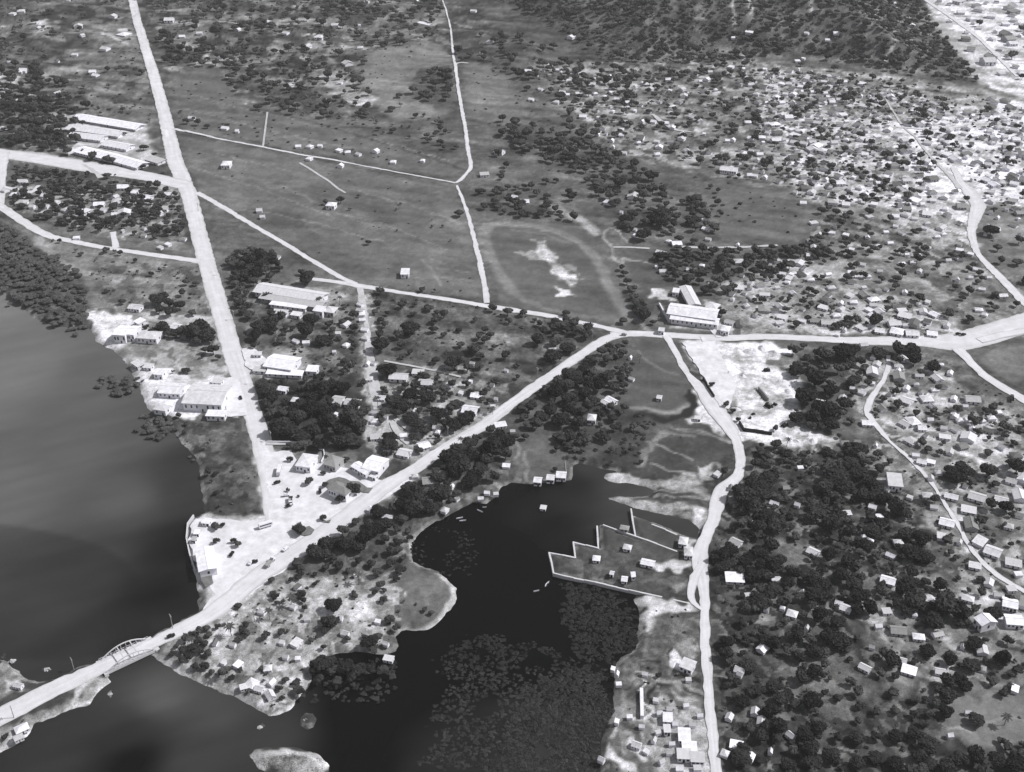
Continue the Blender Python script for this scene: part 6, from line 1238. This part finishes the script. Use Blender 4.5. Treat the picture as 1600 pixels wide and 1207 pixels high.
shr = scatter([([(240,0),(700,0),(700,60),(560,190),(715,262),(480,240),(282,203)],11,.30,(.8,2.0),.45),([(284,216),(712,288),(757,468),(545,438),(312,304)],12,.14,(.5,1.5),.5),([(560,440),(935,512),(820,600),(600,560)],6,.35,(.6,1.6),.45),
 ([(0,0),(200,0),(250,180),(0,200)],11,.35,(1,2.4),.45),([(740,60),(1340,380),(960,330),(740,200)],11,.35,(.9,2.2),.45),([(150,400),(340,420),(345,500),(150,470)],6,.3,(.5,1.5),.45),([(270,660),(390,660),(415,800),(330,800)],6,.25,(.4,1.2),.45),
 ([(240,1020),(430,905),(700,900),(640,980),(480,1080),(430,1110)],4,.28,(.35,1.0),.46),([(1110,740),(1480,740),(1500,1200),(1130,1200)],4.5,.35,(.5,1.4),.42),([(1330,560),(1600,640),(1600,1060),(1400,900)],6,.4,(.6,1.6),.42),([(1000,955),(1095,945),(1108,1207),(960,1207)],4,.25,(.35,1.0),.46),
 ([(1035,660),(1145,690),(1150,745),(1015,735)],5,.2,(.3,.9),.46),([(1450,1080),(1600,1070),(1600,1170),(1500,1165)],6,.12,(.4,1.2),.5),([(1130,450),(1500,470),(1500,520),(1150,520)],7,.45,(.6,1.8),.42),([(1200,110),(1600,210),(1560,330),(1250,310)],10,.5,(1,2.6),.42),
 ([(380,440),(560,450),(570,590),(400,590)],5,.3,(.5,1.5),.44),([(1530,320),(1640,340),(1640,480)],9,.3,(.8,2),.45),([(1100,290),(1300,330),(1280,390),(1120,370)],12,.2,(.5,1.4),.5)])
for s in shr: s[2] = float(hfun(s[0], s[1]))
mass("scrub", shr, BV, M['scrub'], "low scattered bushes and weeds dotting the fields, yards and clearings", "bushes", (.02, .075), (.8, 1.1), -.05, False)
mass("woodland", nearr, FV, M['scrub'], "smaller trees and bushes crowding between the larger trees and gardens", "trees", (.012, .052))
mass("distant_woodland", farr, TV, M['scrub'], "far tree cover on the mountain foot, the fields and the town slopes", "trees", (.045, .13))  # pale crown tones paint distance haze into the foliage
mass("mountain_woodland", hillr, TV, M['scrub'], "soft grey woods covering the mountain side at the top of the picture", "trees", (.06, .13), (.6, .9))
# mangroves standing in the water
def pts_in(poly, sp, r0, r1, pr, z=0.0, thr=.3, lo=None):
    q = W(poly, 0); xs = [p[0] for p in q]; ys = [p[1] for p in q]; out = []
    x = min(xs)
    while x < max(xs):
        y = min(ys)
        while y < max(ys):
            a, b = x+random.uniform(-.5, .5)*sp, y+random.uniform(-.5, .5)*sp; y += sp
            if random.random() < pr and inpoly(q, a+14*(fbm(np.array([a/9.+3]), np.array([b/9.]), 2)[0]-.5)+random.uniform(-3, 3), b+14*(fbm(np.array([a/9.]), np.array([b/9.+7]), 2)[0]-.5)+random.uniform(-3, 3)) and fbm(np.array([a/14.]), np.array([b/14.]), 2)[0] > thr: out.append((a, b, z, random.uniform(r0, r1)))
        x += sp
    return out
mg = pts_in([(-60,330),(0,352),(30,372),(70,400),(110,425),(138,450),(136,500),(112,515),(80,512),(30,478),(-60,400)],5.5,2.2,4.6,.9,LAND-.4,.2)
mg += pts_in([(110,508),(150,520),(140,532),(112,528)],4,1.5,3,.6,0)+pts_in([(160,595),(200,590),(218,605),(212,620),(180,618),(162,608)],4,2,3.4,.8,0,.2)+pts_in([(216,648),(262,652),(280,690),(240,690),(216,672)],4,1.8,3.2,.85,0,.2)
mg += pts_in([(280,695),(305,712),(300,730),(286,712)],3.5,1.2,2.2,.6,0,.3)
mass("mangroves", mg, FV, M['scrub'], "dense grey mangrove belt standing along the river bank", "mangroves", (.05, .085), (.5, .7), -.1, False)
mp = pts_in([(874,912),(930,920),(990,930),(1000,990),(985,1025),(960,1040),(920,1028),(890,1000),(876,960)],1.6,.7,1.6,.95,-.25,.22)
mp += pts_in([(700,1010),(760,990),(840,1010),(900,1030),(956,1050),(958,1110),(940,1160),(935,1230),(650,1230),(680,1140),(680,1060)],1.6,.5,1.3,.85,-.25,.36)
mp += pts_in([(850,1050),(956,1050),(956,1120),(935,1230),(760,1230),(800,1120)],1.6,.6,1.5,.95,-.25,.18)
mp += pts_in([(480,1030),(620,1025),(625,1050),(600,1085),(560,1095),(500,1085)],2.8,.7,2.0,.78,0,.33)+pts_in([(640,840),(680,822),(740,835),(750,870),(735,905),(700,900),(650,880)],2.2,.4,1.1,.5,0,.42)+pts_in([(895,722),(950,700),(985,645),(1030,660),(1000,700),(998,730),(940,730)],3.4,.8,2,.5,LAND-.1,.4)
mq = mp[:]; mp = [q for q in mq if topx(q[0], q[1], 0)[1] < 1045]; mr = [q for q in mq if topx(q[0], q[1], 0)[1] >= 1045]
mass("reed_bed", mr, BV, M['scrub'], "wide bed of grey reeds and mangrove tufts filling the pond's near end", "reeds", (.014, .042), (.4, .9), -.05, False)
mass("pond_mangroves", mp, BV, M['scrub'], "sparse dark mangrove tufts growing out of the pond", "mangroves", (.010, .028), (.4, .9), -.05, False)
# coconut palms
pm = MB(); pm.tube([(0,0,0),(.1,0,2),(.3,0,4.2),(.6,.1,6.2)],[.2,.16,.13,.11],7); PT = pm.mesh("trunk", M['trunk'])
pf = MB()
for k in range(13):
    a = k*2.4; dr = .3+.5*(k % 3)/2; pr_ = None
    for j in range(5):
        t = j/4; rr = 3.0*t; zc = 6.3+.9*math.sin(t*2.2)*(1-dr*.6)-dr*1.6*t*t; wq = .45*math.sin(math.pi*min(.98, t*.9+.12))
        c = (.6+math.cos(a)*rr, .1+math.sin(a)*rr, zc); l = (c[0]-math.sin(a)*wq, c[1]+math.cos(a)*wq, zc-.18*wq); r_ = (c[0]+math.sin(a)*wq, c[1]-math.cos(a)*wq, zc-.18*wq)
        if pr_: pf.add([pr_[0], pr_[1], pr_[2], l, c, r_], [(0,3,4,1),(1,4,5,2)])
        pr_ = (l, c, r_)
PC = pf.mesh("fronds", M['palm'])
P0 = [(1572,1124),(1483,655),(436,665),(590,628),(617,612),(700,588),(640,632),(770,640),(300,1003),(352,1052),(560,905),(1160,820),(1230,690),(1345,715),(1000,560),(500,470),(530,470),(455,940),(420,960),(360,985),(228,300),(150,340),(205,345),(990,700),(900,708),(720,690),(760,745)]
pit = []
for px, py in P0: pit.append(dict(px=px, py=py, look="slender"))
label_all(pit, "coconut palm")
for it in pit:
    x, y = flat(it['px'], it['py'], LAND+4); s = random.uniform(.85, 1.15)
    r = link("palm_tree", None, loc=(x, y, LAND-.05), rz=random.uniform(0, 6.28), sc=s); link("trunk", PT, r); link("fronds", PC, r); tag(r, it['label'], "palm tree", "coconut palms in the gardens")
# ------------------------------------------------------------------ haze: one box of even air round the whole place
hz = MB().box(-13000, 13000, -2500, 11500, -4.0, 432.0).mesh("haze", M['ground'])
m = bpy.data.materials.new("haze_air"); m.use_nodes = True; nt = m.node_tree; nt.nodes.clear()
out = nt.nodes.new("ShaderNodeOutputMaterial"); pv = nt.nodes.new("ShaderNodeVolumePrincipled")
pv.inputs["Color"].default_value = (0.95, 0.955, 0.99, 1); pv.inputs["Density"].default_value = HAZE_D; pv.inputs["Anisotropy"].default_value = 0.0
nt.links.new(pv.outputs[0], out.inputs["Volume"]); hz.materials[0] = m
h = link("haze", hz); h["kind"] = "stuff"
